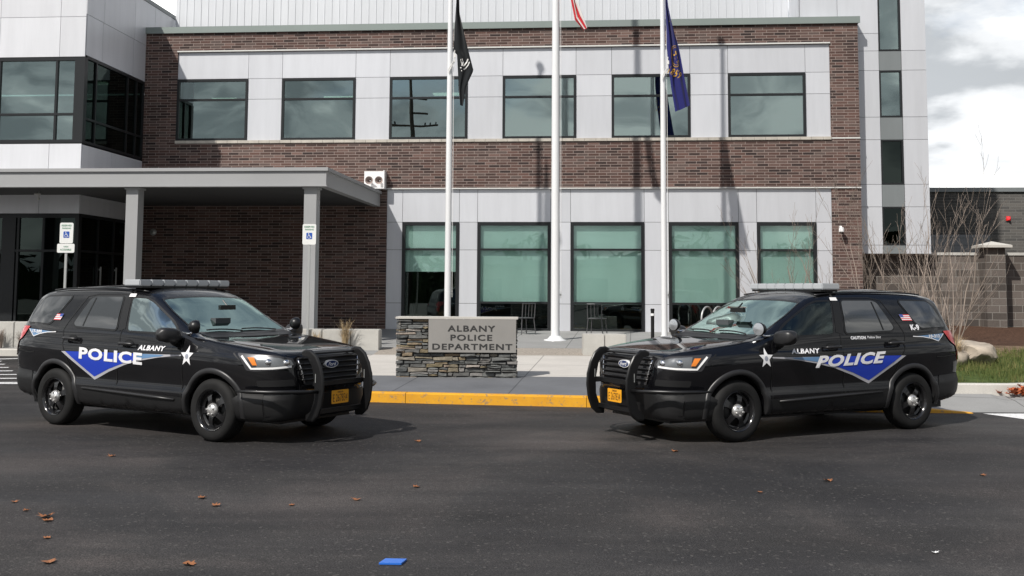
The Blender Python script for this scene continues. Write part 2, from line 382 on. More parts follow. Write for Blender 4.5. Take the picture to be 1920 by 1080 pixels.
# yellow kerb
q = M()
def kerb(q, pts, h, w_, z0f, closed=False):
    # pts: polyline of the face; body lies to the left-hand normal (towards +Y)
    P = []
    for i, (x, y) in enumerate(pts):
        a = Vector(pts[max(i-1, 0)]); b_ = Vector(pts[min(i+1, len(pts)-1)]); d = (b_-a).normalized(); nrm = Vector((-d.y, d.x))
        hh = h(x, y) if callable(h) else h; z = z0f(x, y)
        pr = [(0, -.05), (.012, hh-.02), (.03, hh-.003), (.05, hh), (w_, hh), (w_, -.05)]
        P.append([(x+nrm.x*a_, y+nrm.y*a_, z+b2) for a_, b2 in pr])
    k = len(P[0]); vs = [v for r_ in P for v in r_]; fs = []
    for i in range(len(P)-1):
        for j in range(k-1): fs.append((i*k+j, (i+1)*k+j, (i+1)*k+j+1, i*k+j+1))
    q.add(vs, fs)
def dens(pts, st=.6):
    o = []
    for (x0, y0), (x1, y1) in zip(pts, pts[1:]):
        n = max(1, int(math.hypot(x1-x0, y1-y0)/st))
        o += [(x0+(x1-x0)*i/n, y0+(y1-y0)*i/n) for i in range(n)]
    return o + [pts[-1]]
kh = lambda x, y: .155*(1-min(1, max(0, (x-4.9)/1.9))) + .008
def segs(a, b_, gap=.006): return a, b_
cuts = [-4.4, -1.65, 1.15, 4.0, 6.8]
for a, b_ in zip(cuts, cuts[1:]):
    pts = [(x, klY(x)) for x in np.linspace(a+.004, b_-.004, 8)]
    kerb(q, pts, kh, KW+.003, lambda x, y: 0)
ob = q.build('kerb', YEL, smooth=True, auto=35); ob['kind'] = 'structure'
q = M(); kerb(q, dens([(-4.55, 24.2), (-4.42, 22), (-4.42, 17.3)][::-1]), .155, .16, lambda x, y: gz(y))
kerb(q, dens([(-24, 24.15), (-4.5, 24.15)]), .155, .27, lambda x, y: gz(y))
ob = q.build('kerb', KERB, smooth=True, auto=35); ob['kind'] = 'structure'
# planting bed on the right and its kerb
RK = [(4.3, 22.2), (4.35, 18.2), (4.6, 17.55), (5.2, 17.3), (6.5, 17.28), (8.05, 17.28), (8.5, 17.4), (8.8, 17.7), (9.1, 18.3), (9.6, 19.0), (11, 19.6), (20, 19.9)]
q = M(); kerb(q, dens(RK, .35), .15, .17, lambda x, y: .155 + gz(y) - .006 if x < 6 else .155 + gz(y) - .006)
ob = q.build('kerb', KERB, smooth=True, auto=35); ob['kind'] = 'structure'
struct(strip('walkway', [4.2, 5.5, 6.8], lambda x: 16.6, lambda x: 17.4, lambda x, y: gz(y)+.03 if x > 6 else gz(y)+.1, WALK2, 2)) if False else None
# concrete apron between the road and the bed kerb
struct(strip('apron', [4.2, 5.0, 6.0, 6.8, 7.6, 8.4, 9.4, 11], lambda x: 16.0 if x < 6.8 else 15.98, lambda x: 17.36 if x < 8.2 else 19.5, lambda x, y: .006 + .15*min(1, max(0, (y-16.15)/1.0)) + max(0, (y-17.2)*.03), WALK2, 5))
bx_ = lambda y: np.interp(y, [17.3, 17.7, 18.3, 19.0, 19.6], [8.3, 8.8, 9.1, 9.6, 11])
q = M(); ys = np.linspace(17.42, 32, 26)
for y in ys:
    rnd_ = [0, .12, .3, .5, .7, .88, 1]
    xl = 4.5 if y > 17.8 else 4.9; xr = (bx_(y)-.05) if y < 18.9 else 24
    for t in rnd_:
        x = xl + (xr-xl)*t; e = min(1, (y-17.42)/2.5)*min(1, t*5)
        q.v.append((x, y, gz(y)+.285 + .10*e + .05*math.sin(x*2.1+y)*e))
for j in range(len(ys)-1):
    for i in range(6): q.f.append((j*7+i, j*7+i+1, (j+1)*7+i+1, (j+1)*7+i)); q.m.append(0 if ys[j] < 21.4 else (1 if ys[j] < 23.2 else 2))
struct(q.build('planting_bed', [LAWN, SOIL, MULCH], smooth=True))
def bedz(x, y): return gz(y)+.285+.10*min(1, max(0, (y-17.42)/2.5))
q = M(); q.add([(9.2, 19.4, .25), (60, 19.4, .25), (60, 60, 1.1), (9.2, 60, 1.1)], [(0, 1, 2, 3)])
struct(q.build('verge', LAWN))
# road paint
def paint(name, polys):
    q = M()
    for p in polys: q.add([(x, y, gz(y)+.004) for x, y in p], [tuple(range(len(p)))])
    return struct(q.build(name, WPAINT))
paint('stall_marking', [[(6.93, 15.86), (9.6, 15.95), (9.6, 15.50), (7.22, 15.17)]])
paint('stall_marking', [[(6.78, 14.28), (8.6, 14.28), (8.6, 13.98), (6.72, 14.05)]])
hl = []
for i in range(7):
    y = 19.2 + i*.62; x1 = -8.65 - i*.37
    hl.append([(-14.5, y-.5), (x1, y), (x1-.02, y+.11), (-14.5, y-.39)])
hl.append([(-15.5, 18.9), (-8.5, 19.02), (-8.3, 19.14), (-15.5, 19.02)])
hl.append([(-15.5, 21.6), (-10.8, 23.5), (-10.8, 23.64), (-15.5, 21.78)])
paint('hatched_marking', hl)

# ------------------------------------------------------------------ police station (local frame: x along the facade, y into it)
BO = (-3.0, 31.0, .55)
def world(s, d, z): return (s*math.cos(TH)+d*math.sin(TH), -s*math.sin(TH)+d*math.cos(TH), z)
bld = thing('police_station', 'two storey police station of dark brick and silver panels with a canopy over its entrance', 'building', world(*BO), -TH)
def B(q, name, mats, parent=None, **k): return q.build(name, mats, parent or bld, off=BO if (parent in (None, bld)) else k.pop('off', BO), **k)
D = 31.0; DB = 27.24; SL = -13.87; SR = 7.35
# brick
q = M()
for a in [(SL, SR, 8.92, 9.52), (SL, -12.86, 6.21, 8.92), (6.55, SR, 6.21, 8.92), (SL, SR, 4.74, 6.12), (SL, -6.35, .35, 4.74), (6.53, SR, .35, 4.74)]:
    q.box(a[0], a[1], D, D+.4, a[2], a[3])
q.box(6.55, SR, D+.003, D+.4, 6.12, 6.21); q.box(SL, -12.86, D+.003, D+.4, 6.12, 6.21)
B(q, 'brick_wall', BRICK)
q = M(); q.box(SL+.003, SR+.04, D-.05, D+.5, 9.52, 9.70); q.box(SL+.003, SR+.06, D-.07, D-.045, 9.505, 9.70)
B(q, 'coping', COPE)
q = M(); x = -12.86
while x < 6.55:
    x2 = min(x+.325, 6.55); q.box(x+.004, x2-.004, D-.04, D+.2, 6.125, 6.21); x = x2
B(q, 'sill', SILL)
q = M(); q.box(-12.87, 6.56, D-.03, D+.04, 8.925, 8.965); q.box(-6.36, SR+.01, D-.035, D+.03, 4.725, 4.757); q.box(6.56, SR+.01, D-.012, D+.03, 6.15, 6.19)
B(q, 'trim', TRIM)
# metal panels with open joints
def panels(q, xs_, zs_, d, g=.011, th=.035, skip=(), mi=0):
    for i in range(len(xs_)-1):
        for j in range(len(zs_)-1):
            if (i, j) in skip: continue
            q.box(xs_[i]+g/2, xs_[i+1]-g/2, d, d+th, zs_[j]+g/2, zs_[j+1]-g/2, mi)
PD = D+.05
q = M(); cols = [-12.86, -10.66, -9.61, -7.36, -6.32, -3.98, -2.93, -.765, .28, 2.555, 3.645, 5.855, 6.55]
panels(q, cols, [8.10, 8.92], PD)
for i in range(1, 12, 2): panels(q, [cols[i], cols[i+1]], [6.215, 7.47, 8.10], PD)
lc = [-6.35, -5.88, -4.19, -3.65, -1.50, -.92, 1.21, 1.91, 3.90, 4.42, 6.09, 6.53]
B(q, 'panel_cladding', PANEL); q = M()
panels(q, lc, [3.755, 4.725], PD)
for i in range(0, 12, 2): panels(q, [lc[i], lc[i+1]], [.5, 1.38, 2.94, 3.755], PD)
B(q, 'panel_cladding', PANEL)
q = M(); q.box(-12.86, 6.55, PD+.04, PD+.06, 8.09, 8.92); q.box(-6.35, 6.53, PD+.04, PD+.06, 3.75, 4.73)
for i in range(1, 12, 2): q.box(cols[i], cols[i+1], PD+.04, PD+.06, 6.2, 8.09)
for i in range(0, 12, 2): q.box(lc[i], lc[i+1], PD+.04, PD+.06, .45, 3.75)
B(q, 'panel_backing', BACK)
# windows
def window(x0, x1, z0, z1, d, hz=(), vx=(), fw=.07, glass=GLASS, blind=None, lamps=(), lab=None, depth=.1):
    q = M()
    q.box(x0, x1, d, d+depth, z1-fw, z1); q.box(x0, x1, d, d+depth, z0, z0+fw)
    q.box(x0, x0+fw, d, d+depth, z0+fw, z1-fw); q.box(x1-fw, x1, d, d+depth, z0+fw, z1-fw)
    for h in hz: q.box(x0+fw, x1-fw, d+.004, d+depth, h-.03, h+.03)
    zs_ = [z0+fw] + [z for h in sorted(hz) for z in (h-.03, h+.03)] + [z1-fw]
    for v in vx:
        for k in range(0, len(zs_), 2): q.box(v-.03, v+.03, d+.008, d+depth, zs_[k], zs_[k+1])
    fr = B(q, 'window', FRAME)
    p = M(); p.box(x0+fw-.01, x1-fw+.01, d+.05, d+.056, z0+fw-.01, z1-fw+.01)
    B(p, 'pane', glass).parent = fr
    if blind:
        p = M(); p.box(x0+fw, x1-fw, d+.13, d+.135, blind, z1-.03); p.box(x0+fw, x1-fw, d+.125, d+.145, blind-.03, blind)
        B(p, 'blind', BLIND).parent = fr
    for l0, l1, dz, dd_ in lamps:
        p = M(); p.box(l0, l1, D+dd_, D+dd_+.25, z1-.32+dz, z1-.27+dz)
        B(p, 'ceiling_lamp', CEILL).parent = fr
    return fr
WP = [(-12.86, -10.66), (-9.61, -7.36), (-6.32, -3.98), (-2.93, -.765), (.28, 2.555), (3.645, 5.855)]
LM = [[(-12.6, -11.8, .1, 2.2), (-11.2, -10.3, .12, 2.2), (-12.4, -10.9, -.2, 5)], [(-8.9, -7.6, .12, 2.2), (-9.7, -9.1, -.1, 4), (-8.2, -7.3, -.1, 4)], [(-5.3, -4.4, .12, 1.8)], [], [(1.6, 2.1, -1.2, 3)], []]
for (a, b_), lm in zip(WP, LM): window(a, b_, 6.215, 8.09, D+.02, hz=(7.46,), lamps=lm)
for i, (a, b_) in enumerate([(-5.88, -4.19), (-3.65, -1.50), (-.92, 1.21), (1.91, 3.90), (4.42, 6.09)]):
    window(a, b_, .58, 3.745, D+.02, hz=(2.955,) if i == 0 else (2.955, 1.41), fw=.09, glass=GLASSL, blind=(2.33, 1.44, 1.40, 1.46, 1.42)[i])
# rooms behind the glass
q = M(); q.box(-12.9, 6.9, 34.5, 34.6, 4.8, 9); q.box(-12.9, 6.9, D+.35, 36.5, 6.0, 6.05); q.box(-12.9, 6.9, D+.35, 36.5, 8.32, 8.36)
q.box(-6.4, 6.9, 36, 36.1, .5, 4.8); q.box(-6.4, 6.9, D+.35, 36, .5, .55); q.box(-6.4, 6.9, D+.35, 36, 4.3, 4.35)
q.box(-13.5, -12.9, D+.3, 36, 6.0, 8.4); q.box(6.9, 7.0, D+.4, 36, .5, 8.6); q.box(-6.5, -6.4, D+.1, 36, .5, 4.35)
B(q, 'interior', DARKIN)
# bay on the left, with its taller roof
q = M(); X0 = -22
panels(q, [-21, -19.2, -17.4, -16.3, -14.6, SL-.01], [7.98, 9.08, 10.5], DB, mi=0)
B(q, 'bay_cladding', PANELW); q = M()
panels(q, [-21, -18.5, -16.6, -14.78, SL-.01], [4.7, 5.62], DB, mi=0)
B(q, 'bay_cladding', PANELW); q = M()
panels(q, [-21, -18.5, -16.9, -15.0, SL-.01], [3.74, 4.66], DB, mi=0)
B(q, 'bay_cladding', PANELW); q = M()
def spanels(q, ys_, zs_, x, g=.011, th=.035):
    for i in range(len(ys_)-1):
        for j in range(len(zs_)-1):
            q.box(x-th, x, ys_[i]+g/2, ys_[i+1]-g/2, zs_[j]+g/2, zs_[j+1]-g/2)
spanels(q, [DB, 28.25, 30.2, 31.6, 33.2, 34.9, 36.2], [9.15, 10.5], SL)
spanels(q, [DB+.04, 28.2, 30.15, D], [8.03, 9.15], SL); B(q, 'bay_cladding', PANELW); q = M()
spanels(q, [DB+.04, 29, D], [4.7, 5.60], SL); B(q, 'bay_cladding', PANELW); q = M()
spanels(q, [DB+.04, 29, D], [3.74, 4.66], SL)
B(q, 'bay_cladding', PANELW)
q = M(); q.box(-21, SL-.04, DB+.04, DB+.08, 7.98, 10.5); q.box(-21, SL-.04, DB+.04, DB+.08, 3.74, 5.6)
q.box(SL-.08, SL-.04, DB+.08, 36.2, 8.0, 10.5); q.box(SL-.08, SL-.04, DB+.08, D, 3.74, 5.6)
q.box(-21, SL-.1, DB+.1, 36, 10.3, 10.4); q.box(-21, SL-.1, DB+.1, 33, 5.55, 5.6); q.box(-21, SL-.1, DB+.1, 33, 8.05, 8.1); q.box(-21, SL-.1, 33, 33.1, .5, 8)
B(q, 'bay_structure', BACK)
q = M(); q.box(-21, SL+.02, DB-.02, DB+.3, 10.5, 10.62); q.box(SL-.3, SL+.02, DB+.3, 36.3, 10.5, 10.62)
B(q, 'bay_coping', SPAN)
# bay glazing, upper: front and side
window(-21, SL, 5.64, 7.97, DB, hz=(6.42,), vx=(-16.27, -18.6, -14.66), fw=.09, glass=GLASS, lamps=[(-14.5, -14.15, -.05, -2)])
q = M(); q.box(SL-.28, SL-.09, DB, DB+.1, 5.73, 7.88); B(q, 'corner_post', FRAME)
def side_window(y0, y1, z0, z1, hz, vy, glass, fw=.07):
    q = M(); x = SL
    q.box(x-.1, x, y0, y1, z1-fw, z1); q.box(x-.1, x, y0, y1, z0, z0+fw)
    q.box(x-.1, x, y0, y0+fw, z0+fw, z1-fw); q.box(x-.1, x, y1-fw, y1, z0+fw, z1-fw)
    for h in hz: q.box(x-.1, x-.004, y0+fw, y1-fw, h-.03, h+.03)
    zs_ = [z0+fw] + [z for h in sorted(hz) for z in (h-.03, h+.03)] + [z1-fw]
    for v in vy:
        for k in range(0, len(zs_), 2): q.box(x-.1, x-.006, v-.03, v+.03, zs_[k], zs_[k+1])
    fr = B(q, 'window', FRAME)
    p = M(); p.box(x-.056, x-.05, y0+fw-.01, y1-fw+.01, z0+fw-.01, z1-fw+.01); B(p, 'pane', glass).parent = fr
    return fr
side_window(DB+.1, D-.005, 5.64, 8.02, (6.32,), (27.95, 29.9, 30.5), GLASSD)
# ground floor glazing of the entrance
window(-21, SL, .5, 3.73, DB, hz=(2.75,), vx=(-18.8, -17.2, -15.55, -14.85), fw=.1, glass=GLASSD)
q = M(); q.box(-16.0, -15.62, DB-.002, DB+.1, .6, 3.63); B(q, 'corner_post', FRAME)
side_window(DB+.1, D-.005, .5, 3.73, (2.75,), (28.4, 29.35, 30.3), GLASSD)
q = M()
for y in (28.47, 29.42): q.box(SL+.03, SL+.06, y, y+.035, 1.3, 2.35); q.box(SL, SL+.03, y, y+.035, 1.35, 1.4); q.box(SL, SL+.03, y, y+.035, 2.25, 2.3)
B(q, 'door_handle', GALV)
# penthouse of ribbed metal
q = M(); q.box(-13.8, 5.73, 33.0, 33.1, 9.0, 13.2)
x = -13.7
while x < 5.7: q.box(x, x+.03, 32.988, 33.0, 9.0, 13.2); x += .24
B(q, 'penthouse_wall', RIB)
# stair tower
q = M(); T = 31.4
panels(q, [5.76, 6.87, 8.03], [9.3, 11.0, 13.5], T); panels(q, [7.36, 8.03], [2.87, 3.12, 4.22, 4.87, 6.17, 6.83, 8.2, 8.78, 9.3], T)
panels(q, [8.67, 9.37], [2.87, 3.12, 4.22, 4.87, 6.17, 6.83, 8.2, 8.78, 11.0, 13.5], T)
B(q, 'tower_cladding', PANEL)
for a_, b_ in ((2.87, 3.12), (4.22, 4.87), (6.17, 6.83), (8.2, 8.78), (10.95, 13.5)):
    q = M(); panels(q, [8.03, 8.67], [a_, b_], T+.03); B(q, 'spandrel', SPAN)
if False: q = M(); panels(q, [8.03, 8.67], [2.87, 3.12], T+.03); panels(q, [8.03, 8.67], [4.22, 4.87], T+.03); panels(q, [8.03, 8.67], [6.17, 6.83], T+.03); panels(q, [8.03, 8.67], [8.2, 8.78], T+.03); panels(q, [8.03, 8.67], [10.95, 13.5], T+.03)
q = M(); q.box(5.76, 8.03, T+.04, T+.08, 9.0, 13.5); q.box(7.36, 8.03, T+.04, T+.08, 2.87, 9.0); q.box(8.67, 9.37, T+.04, T+.08, 2.87, 13.5); q.box(9.33, 9.37, T+.08, 36, 2.87, 13.5)
q.box(7.36, 9.33, T+.08, 36, 2.88, 2.92); q.box(8.03, 8.67, T+.6, T+.62, 2.9, 13.5)
B(q, 'tower_structure', BACK)
for a, b_ in ((3.12, 4.22), (4.87, 6.17), (6.83, 8.2), (8.78, 10.95)): window(8.035, 8.665, a, b_, T+.02, fw=.045, glass=GLASSD if a < 6 else GLASS)
q = M(); q.box(5.76, 5.8, T, 32.96, 9, 13.5); B(q, 'tower_cladding', PANEL)
# right wing
q = M(); q.box(9.0, 34, 38, 38.4, .3, 5.25); B(q, 'wing_wall', WINGB)
q = M(); q.box(9.0, 34, 37.93, 38.45, 5.25, 5.40); B(q, 'wing_coping', SPAN)
q = M(); q.box(10.2, 13.2, 37.96, 38.0, .3, 3.66)
for z in np.arange(.4, 3.6, .3): q.box(10.25, 13.15, 37.945, 37.96, z, z+.27)
q.box(10.1, 13.3, 37.93, 38, 3.66, 3.76); q.box(13.2, 13.28, 37.93, 38, .3, 3.66)
B(q, 'garage_door', vary(mat('door_grey', rough=.5), (.22, .225, .235), .05))
# canopy
q = M(); CF = 24.8; CR = -6.55
q.box(-21, CR, CF, CF+.2, 4.21, 4.58); q.box(CR-.2, CR, CF+.2, D, 4.21, 4.58)
q.box(-21, CR+.05, CF-.05, CF+.25, 4.58, 4.66); q.box(CR-.25, CR+.05, CF+.25, D, 4.58, 4.66); q.box(-21, CR-.25, CF+.25, DB, 4.58, 4.62); q.box(SL, CR-.25, DB, D, 4.58, 4.62)
q.box(-21, CR+.02, CF-.02, CF, 4.21, 4.24)
can = B(q, 'canopy', FASC)
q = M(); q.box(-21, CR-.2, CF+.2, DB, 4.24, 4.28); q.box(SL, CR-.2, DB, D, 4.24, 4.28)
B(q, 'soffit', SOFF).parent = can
for x in (-7.11, -11.52, -15.95):
    q = M(); q.box(x, x+.30, CF+.12, CF+.15, .3, 4.2); q.box(x, x+.30, CF+.42, CF+.45, .3, 4.2); q.box(x+.13, x+.17, CF+.15, CF+.42, .3, 4.2)
    q.box(x+.262, x+.3, CF+.15, CF+.42, .3, 4.2)
    q.box(x-.04, x+.34, CF+.1, CF+.47, 4.16, 4.205); q.box(x-.05, x+.35, CF+.07, CF+.5, .38, .43)
    B(q, 'column', FASC).parent = can
# things fixed to the walls
def onb(name, label, cat, s, d, z, group=None): return thing(name, label, cat, world(s, d, z), -TH, group)
t = onb('wall_speaker', 'white box with two horn speakers on the brick above the canopy end', 'speaker', -6.7, D, 4.72)
q = M(); q.box(-.33, .33, -.03, 0, .0, .54); q.box(.30, .33, -.30, -.03, 0, .54); q.prism([(-.33, .0), (-.33, .06), (-.62, .14), (-.62, .11)], -.3, -.05); q.box(-.33, .30, -.3, -.03, 0, .03); q.build('bracket_box', WHITE, t)
for x in (-.14, .15):
    q = M(); q.lathe([(.02, 0), (.035, .05), (.06, .12), (.115, .2), (.12, .2), (.065, .11), (.02, .05)], 20, mtx=Matrix.Translation((x, -.04, .25)) @ Matrix.Rotation(PI/2, 4, 'X')); q.build('horn', vary(mat('horn_grey%s' % x, rough=.5), (.30, .24, .22), .2), t, smooth=True)
t = onb('wall_camera', 'white dome camera on the brick pier beside the last lower window', 'camera', 6.74, D, 3.5)
q = M(); q.lathe([(0, .10), (.06, .09), (.075, .03), (.075, -.03), (.05, -.05), (0, -.05)], 16, mtx=Matrix.Translation((0, -.2, 0))); q.build('camera_housing', WHITE, t, smooth=True, auto=50)
q = M(); q.tube([(0, 0, .09), (-.02, -.12, .12), (0, -.2, .1)], .028, 8); q.build('bracket', WHITE, t, smooth=True)
q = M(); q.lathe([(0, -.09), (.04, -.08), (.055, -.05), (0, -.045)], 16, mtx=Matrix.Translation((0, -.2, 0))); q.build('lens', BLACK, t, smooth=True)
t = onb('wall_bell', 'small round grey alarm bell on the dark brick under the canopy', 'bell', -13.45, D, 3.45)
q = M(); q.lathe([(0, .07), (.06, .065), (.10, .03), (.105, 0)], 20, mtx=Matrix.Rotation(PI/2, 4, 'X')); q.build('bell_dome', GALV, t, smooth=True)
q = M(); q.lathe([(0, .08), (.02, .08), (.02, .065)], 10, mtx=Matrix.Rotation(PI/2, 4, 'X')); q.build('bolt', BLACK, t)
t = onb('alarm_strobe', 'small red strobe light high on the grey wall of the right wing', 'alarm light', 13.93, 38, 4.25)
q = M(); q.box(-.07, .07, -.05, 0, 0, .15); q.build('base', RED, t)
q = M(); q.lathe([(0, .1), (.03, .09), (.045, .04), (.045, 0)], 12, mtx=Matrix.Translation((0, -.05, .075)) @ Matrix.Rotation(PI/2, 4, 'X')); q.build('lamp', mat('strobe', (.8, .02, .03), .2, emit=(1, .05, .06), es=1.2), t, smooth=True)
t = onb('soffit_sprinkler', 'small pale fitting hanging from the canopy soffit at the left', 'sprinkler', -14.55, 26.4, 4.24)
q = M(); q.tube([(0, 0, 0), (0, 0, -.16)], .018, 8); q.tube([(-.12, 0, -.05), (.05, 0, -.05)], .02, 8); q.build('pipe', TRIM, t, smooth=True)
q = M(); q.lathe([(0, -.22), (.04, -.2), (.03, -.15)], 12); q.build('head', TRIM, t, smooth=True)

# ------------------------------------------------------------------ site wall of split-face block with a pillar
t = onb('block_wall', 'long dark split face block wall right of the station', 'wall', 7.35, 31.9, .4)
q = M(); q.box(.0, 3.49, 0, .3, -.2, 2.45); q.box(3.49, 22, 0, .3, -.2, 2.45); q.build('wall_body', CMU, t)
q = M(); q.box(0, 22, -.03, .33, 2.45, 2.53); q.build('wall_cap', BENCHC, t)
t = onb('wall_pillar', 'square block pillar with a pyramid cap standing against the block wall', 'pillar', 11.11, 31.6, .4)
q = M(); q.box(-.27, .27, -.27, .27, -.2, 2.65); q.build('shaft', CMU, t)
q = M(); q.add([(-.42, -.42, 2.65), (.42, -.42, 2.65), (.42, .42, 2.65), (-.42, .42, 2.65), (-.42, -.42, 2.72), (.42, -.42, 2.72), (.42, .42, 2.72), (-.42, .42, 2.72), (0, 0, 2.84)],
    [(3, 2, 1, 0), (0, 1, 5, 4), (1, 2, 6, 5), (2, 3, 7, 6), (3, 0, 4, 7), (4, 5, 8), (5, 6, 8), (6, 7, 8), (7, 4, 8)]); q.build('cap', KERB, t)

# ------------------------------------------------------------------ monument sign
sg = thing('monument_sign', 'low stacked stone monument sign reading ALBANY POLICE DEPARTMENT', 'sign', (-.97, 19.0, .215), -.03)
random.seed(11)
HW = 1.075; SH = 1.04; SD = .46
q = M(); q.box(-HW+.07, HW-.07, .07, SD-.07, -.05, SH-.02); q.build('core', mat('mortar_dark', (.05, .05, .05), .9), sg)
q = M()
def stonerow(q, u0, u1, z0, z1, place):
    u = u0
    while u < u1-.001:
        L = random.uniform(.09, .36); 
        if u1-u-L < .08: L = u1-u
        hsub = [(z0, z1)] if random.random() < .72 or z1-z0 < .05 else [(z0, (z0+z1)/2), ((z0+z1)/2, z1)]
        for a, b_ in hsub: place(u, u+L, a, b_, random.uniform(.0, .06))
        u += L
def stone(q, P):
    # P(u, z, depth) -> xyz ; slightly irregular block
    pass
def mkplace(kind):
    def f(u0, u1, z0, z1, d):
        g = .006; j = lambda: random.uniform(-.011, .011)
        c = [(u0+g+j(), z0+g+j()), ((u0+u1)/2+j(), z0+g+j()), (u1-g+j(), z0+g+j()), (u1-g+j(), z1-g+j()), ((u0+u1)/2+j(), z1-g+j()), (u0+g+j(), z1-g+j())]
        o_ = [.0, .012]
        vs = []
        for lv, dep in ((0, .075), (0, d+.012), (1, d)):
            for (u, z) in c:
                uu = u + (( (u0+u1)/2-u)*.08 if lv else 0); zz_ = z + (((z0+z1)/2-z)*.22 if lv else 0)
                e = dep + (random.uniform(-.006, .006) if lv else 0)
                if kind == 'f': vs.append((uu, e, zz_))
                elif kind == 'b': vs.append((uu, SD-e, zz_))
                elif kind == 'r': vs.append((HW-e, uu, zz_))
                else: vs.append((-HW+e, uu, zz_))
        fs = [(6*a+i, 6*a+(i+1) % 6, 6*(a+1)+(i+1) % 6, 6*(a+1)+i) for a in (0, 1) for i in range(6)] + [tuple(range(12, 18))]
        q.add(vs, fs)
    return f
z = -.03
while z < SH-.03:
    h = min(random.uniform(.035, .085), SH-z); 
    if SH-z-h < .03: h = SH-z
    pl = mkplace('f')
    if z+h > .46: stonerow(q, -HW, -.50, z, z+h, pl)
    else: stonerow(q, -HW, HW, z, z+h, pl)
    stonerow(q, -HW, HW, z, z+h, mkplace('b'))
    for k in ('r', 'l'): stonerow(q, .03, SD-.03, z, z+h, mkplace(k))
    z += h
ST = mat('ledge_stone', rough=.8); nt, b = nodes(ST); g = N(nt, 'ShaderNodeNewGeometry')
c0 = ramp(nt, g.outputs['Random Per Island'], [(0, (.075, .08, .08)), (.3, (.15, .155, .15)), (.55, (.11, .11, .105)), (.72, (.22, .21, .20)), (.86, (.20, .165, .10)), (.94, (.27, .20, .14)), (1, (.36, .34, .32))])
nt.links.new(mixc(nt, 1, c0, ramp(nt, noise(nt, objco(nt), 14, 6, .65), [(.3, g3(.7)), (.7, g3(1.3))]), 'MULTIPLY'), b.inputs['Base Color'])
bump(nt, b, noise(nt, objco(nt), 30, 5), .7, .012)
q.build('stone_facing', ST, sg)
q = M(); q.box(-HW-.01, HW+.01, -.01, SD+.01, SH, SH+.035); q.build('cap', KERB, sg)
pnl = M().box(-.495, HW-.02, -.012, .06, .455, SH-.004).build('name_plate', vary(mat('plate_grey', rough=.6), (.27, .26, .245), .06, 2), sg)
q = M()
for txt, x0, x1, z0, z1 in (('ALBANY', -.15, .68, .825, .925), ('POLICE', -.10, .63, .665, .765), ('DEPARTMENT', -.42, .985, .505, .605)):
    vs, fs = fit_text(text_geo(txt, 1, 0, space=1.15), x0, x1, z0, z1)
    for k_, (ox, oz) in enumerate(((-.0045, -.003), (.0045, -.003), (-.0045, .003), (.0045, .003), (0, 0))): q.add([(x+ox, -.0150-.0007*k_, z+oz) for x, z in vs], fs)
q.build('lettering', mat('letter_dark', (.035, .035, .035), .5), sg, fix=False).parent = pnl
pnl.matrix_parent_inverse = Matrix()

# ------------------------------------------------------------------ concrete seats
def bench(label, x0, x1, y, z0, h, dpt, blocks, rot=0):
    t = thing('concrete_seat', label, 'bench', ((x0+x1)/2, y, z0), rot, 'concrete block seats along the walk')
    n = blocks; L = (x1-x0)/n
    for i in range(n):
        a = -(x1-x0)/2 + i*L
        q = M(); e = .012; g = .006
        q.box(a+g, a+L-g, 0, dpt, -.08, h); ob = q.build('seat_block', BENCHC, t)
        bm = bmesh.new(); bm.from_mesh(ob.data); bmesh.ops.bevel(bm, geom=[e_ for e_ in bm.edges], offset=.014, segments=2, affect='EDGES'); bm.to_mesh(ob.data); bm.free()
    return t
bench('pale concrete block seat between the canopy column and the stone sign', -5.6, -3.0, 24.4, .385, .47, .55, 4)
bench('long pale concrete retaining seat behind the left police vehicle', -19.0, -7.6, 24.62, .38, .60, .5, 9)
bench('short pale concrete block seat right of the stone sign', 1.57, 2.52, 23.45, .36, .46, .5, 2)

# ------------------------------------------------------------------ flagpoles and flags
def flagpole(x, y, z, r, h, label):
    t = thing('flagpole', label, 'flagpole', (x, y, z), 0, 'three flagpoles in front of the station')
    q = M(); q.tube([(0, 0, 0), (0, 0, h*.45), (0, 0, h)], [r, r*.92, r*.62], 24); q.build('shaft', POLE, t, smooth=True, auto=40)
    q = M(); q.lathe([(r, .12), (r*1.25, .11), (r*1.8, .04), (r*2.6, .02), (r*2.65, -.05)], 28); q.build('base_collar', POLE, t, smooth=True)
    q = M(); q.lathe([(0, h+.28), (.08, h+.25), (.11, h+.17), (.08, h+.09), (.03, h+.05), (.03, h)], 16); q.build('finial', mat('gold_ball_%d' % int(x*10), (.8, .6, .2), .25, 1), t, smooth=True)
    q = M(); q.tube([(r+.03, -.03, 1.2), (r*.9+.03, -.03, h*.5), (r*.62+.03, -.02, h-.1)], .006, 5); q.build('halyard', WHITE, t)
    q = M(); q.box(r-.01, r+.05, -.02, .02, 1.15, 1.18); q.box(r+.02, r+.04, -.02, .02, 1.08, 1.26); q.build('cleat', GALV, t)
    return t
flagpole(-1.665, 27.9, .50, .085, 12.0, 'slim white flagpole behind the stone sign carrying the black flag')
flagpole(1.13, 27.6, .49, .112, 14.5, 'thickest and tallest flagpole, in the middle between the sign and the right seat')
flagpole(3.98, 27.9, .50, .078, 12.0, 'slim white flagpole carrying the blue gold lettered flag')
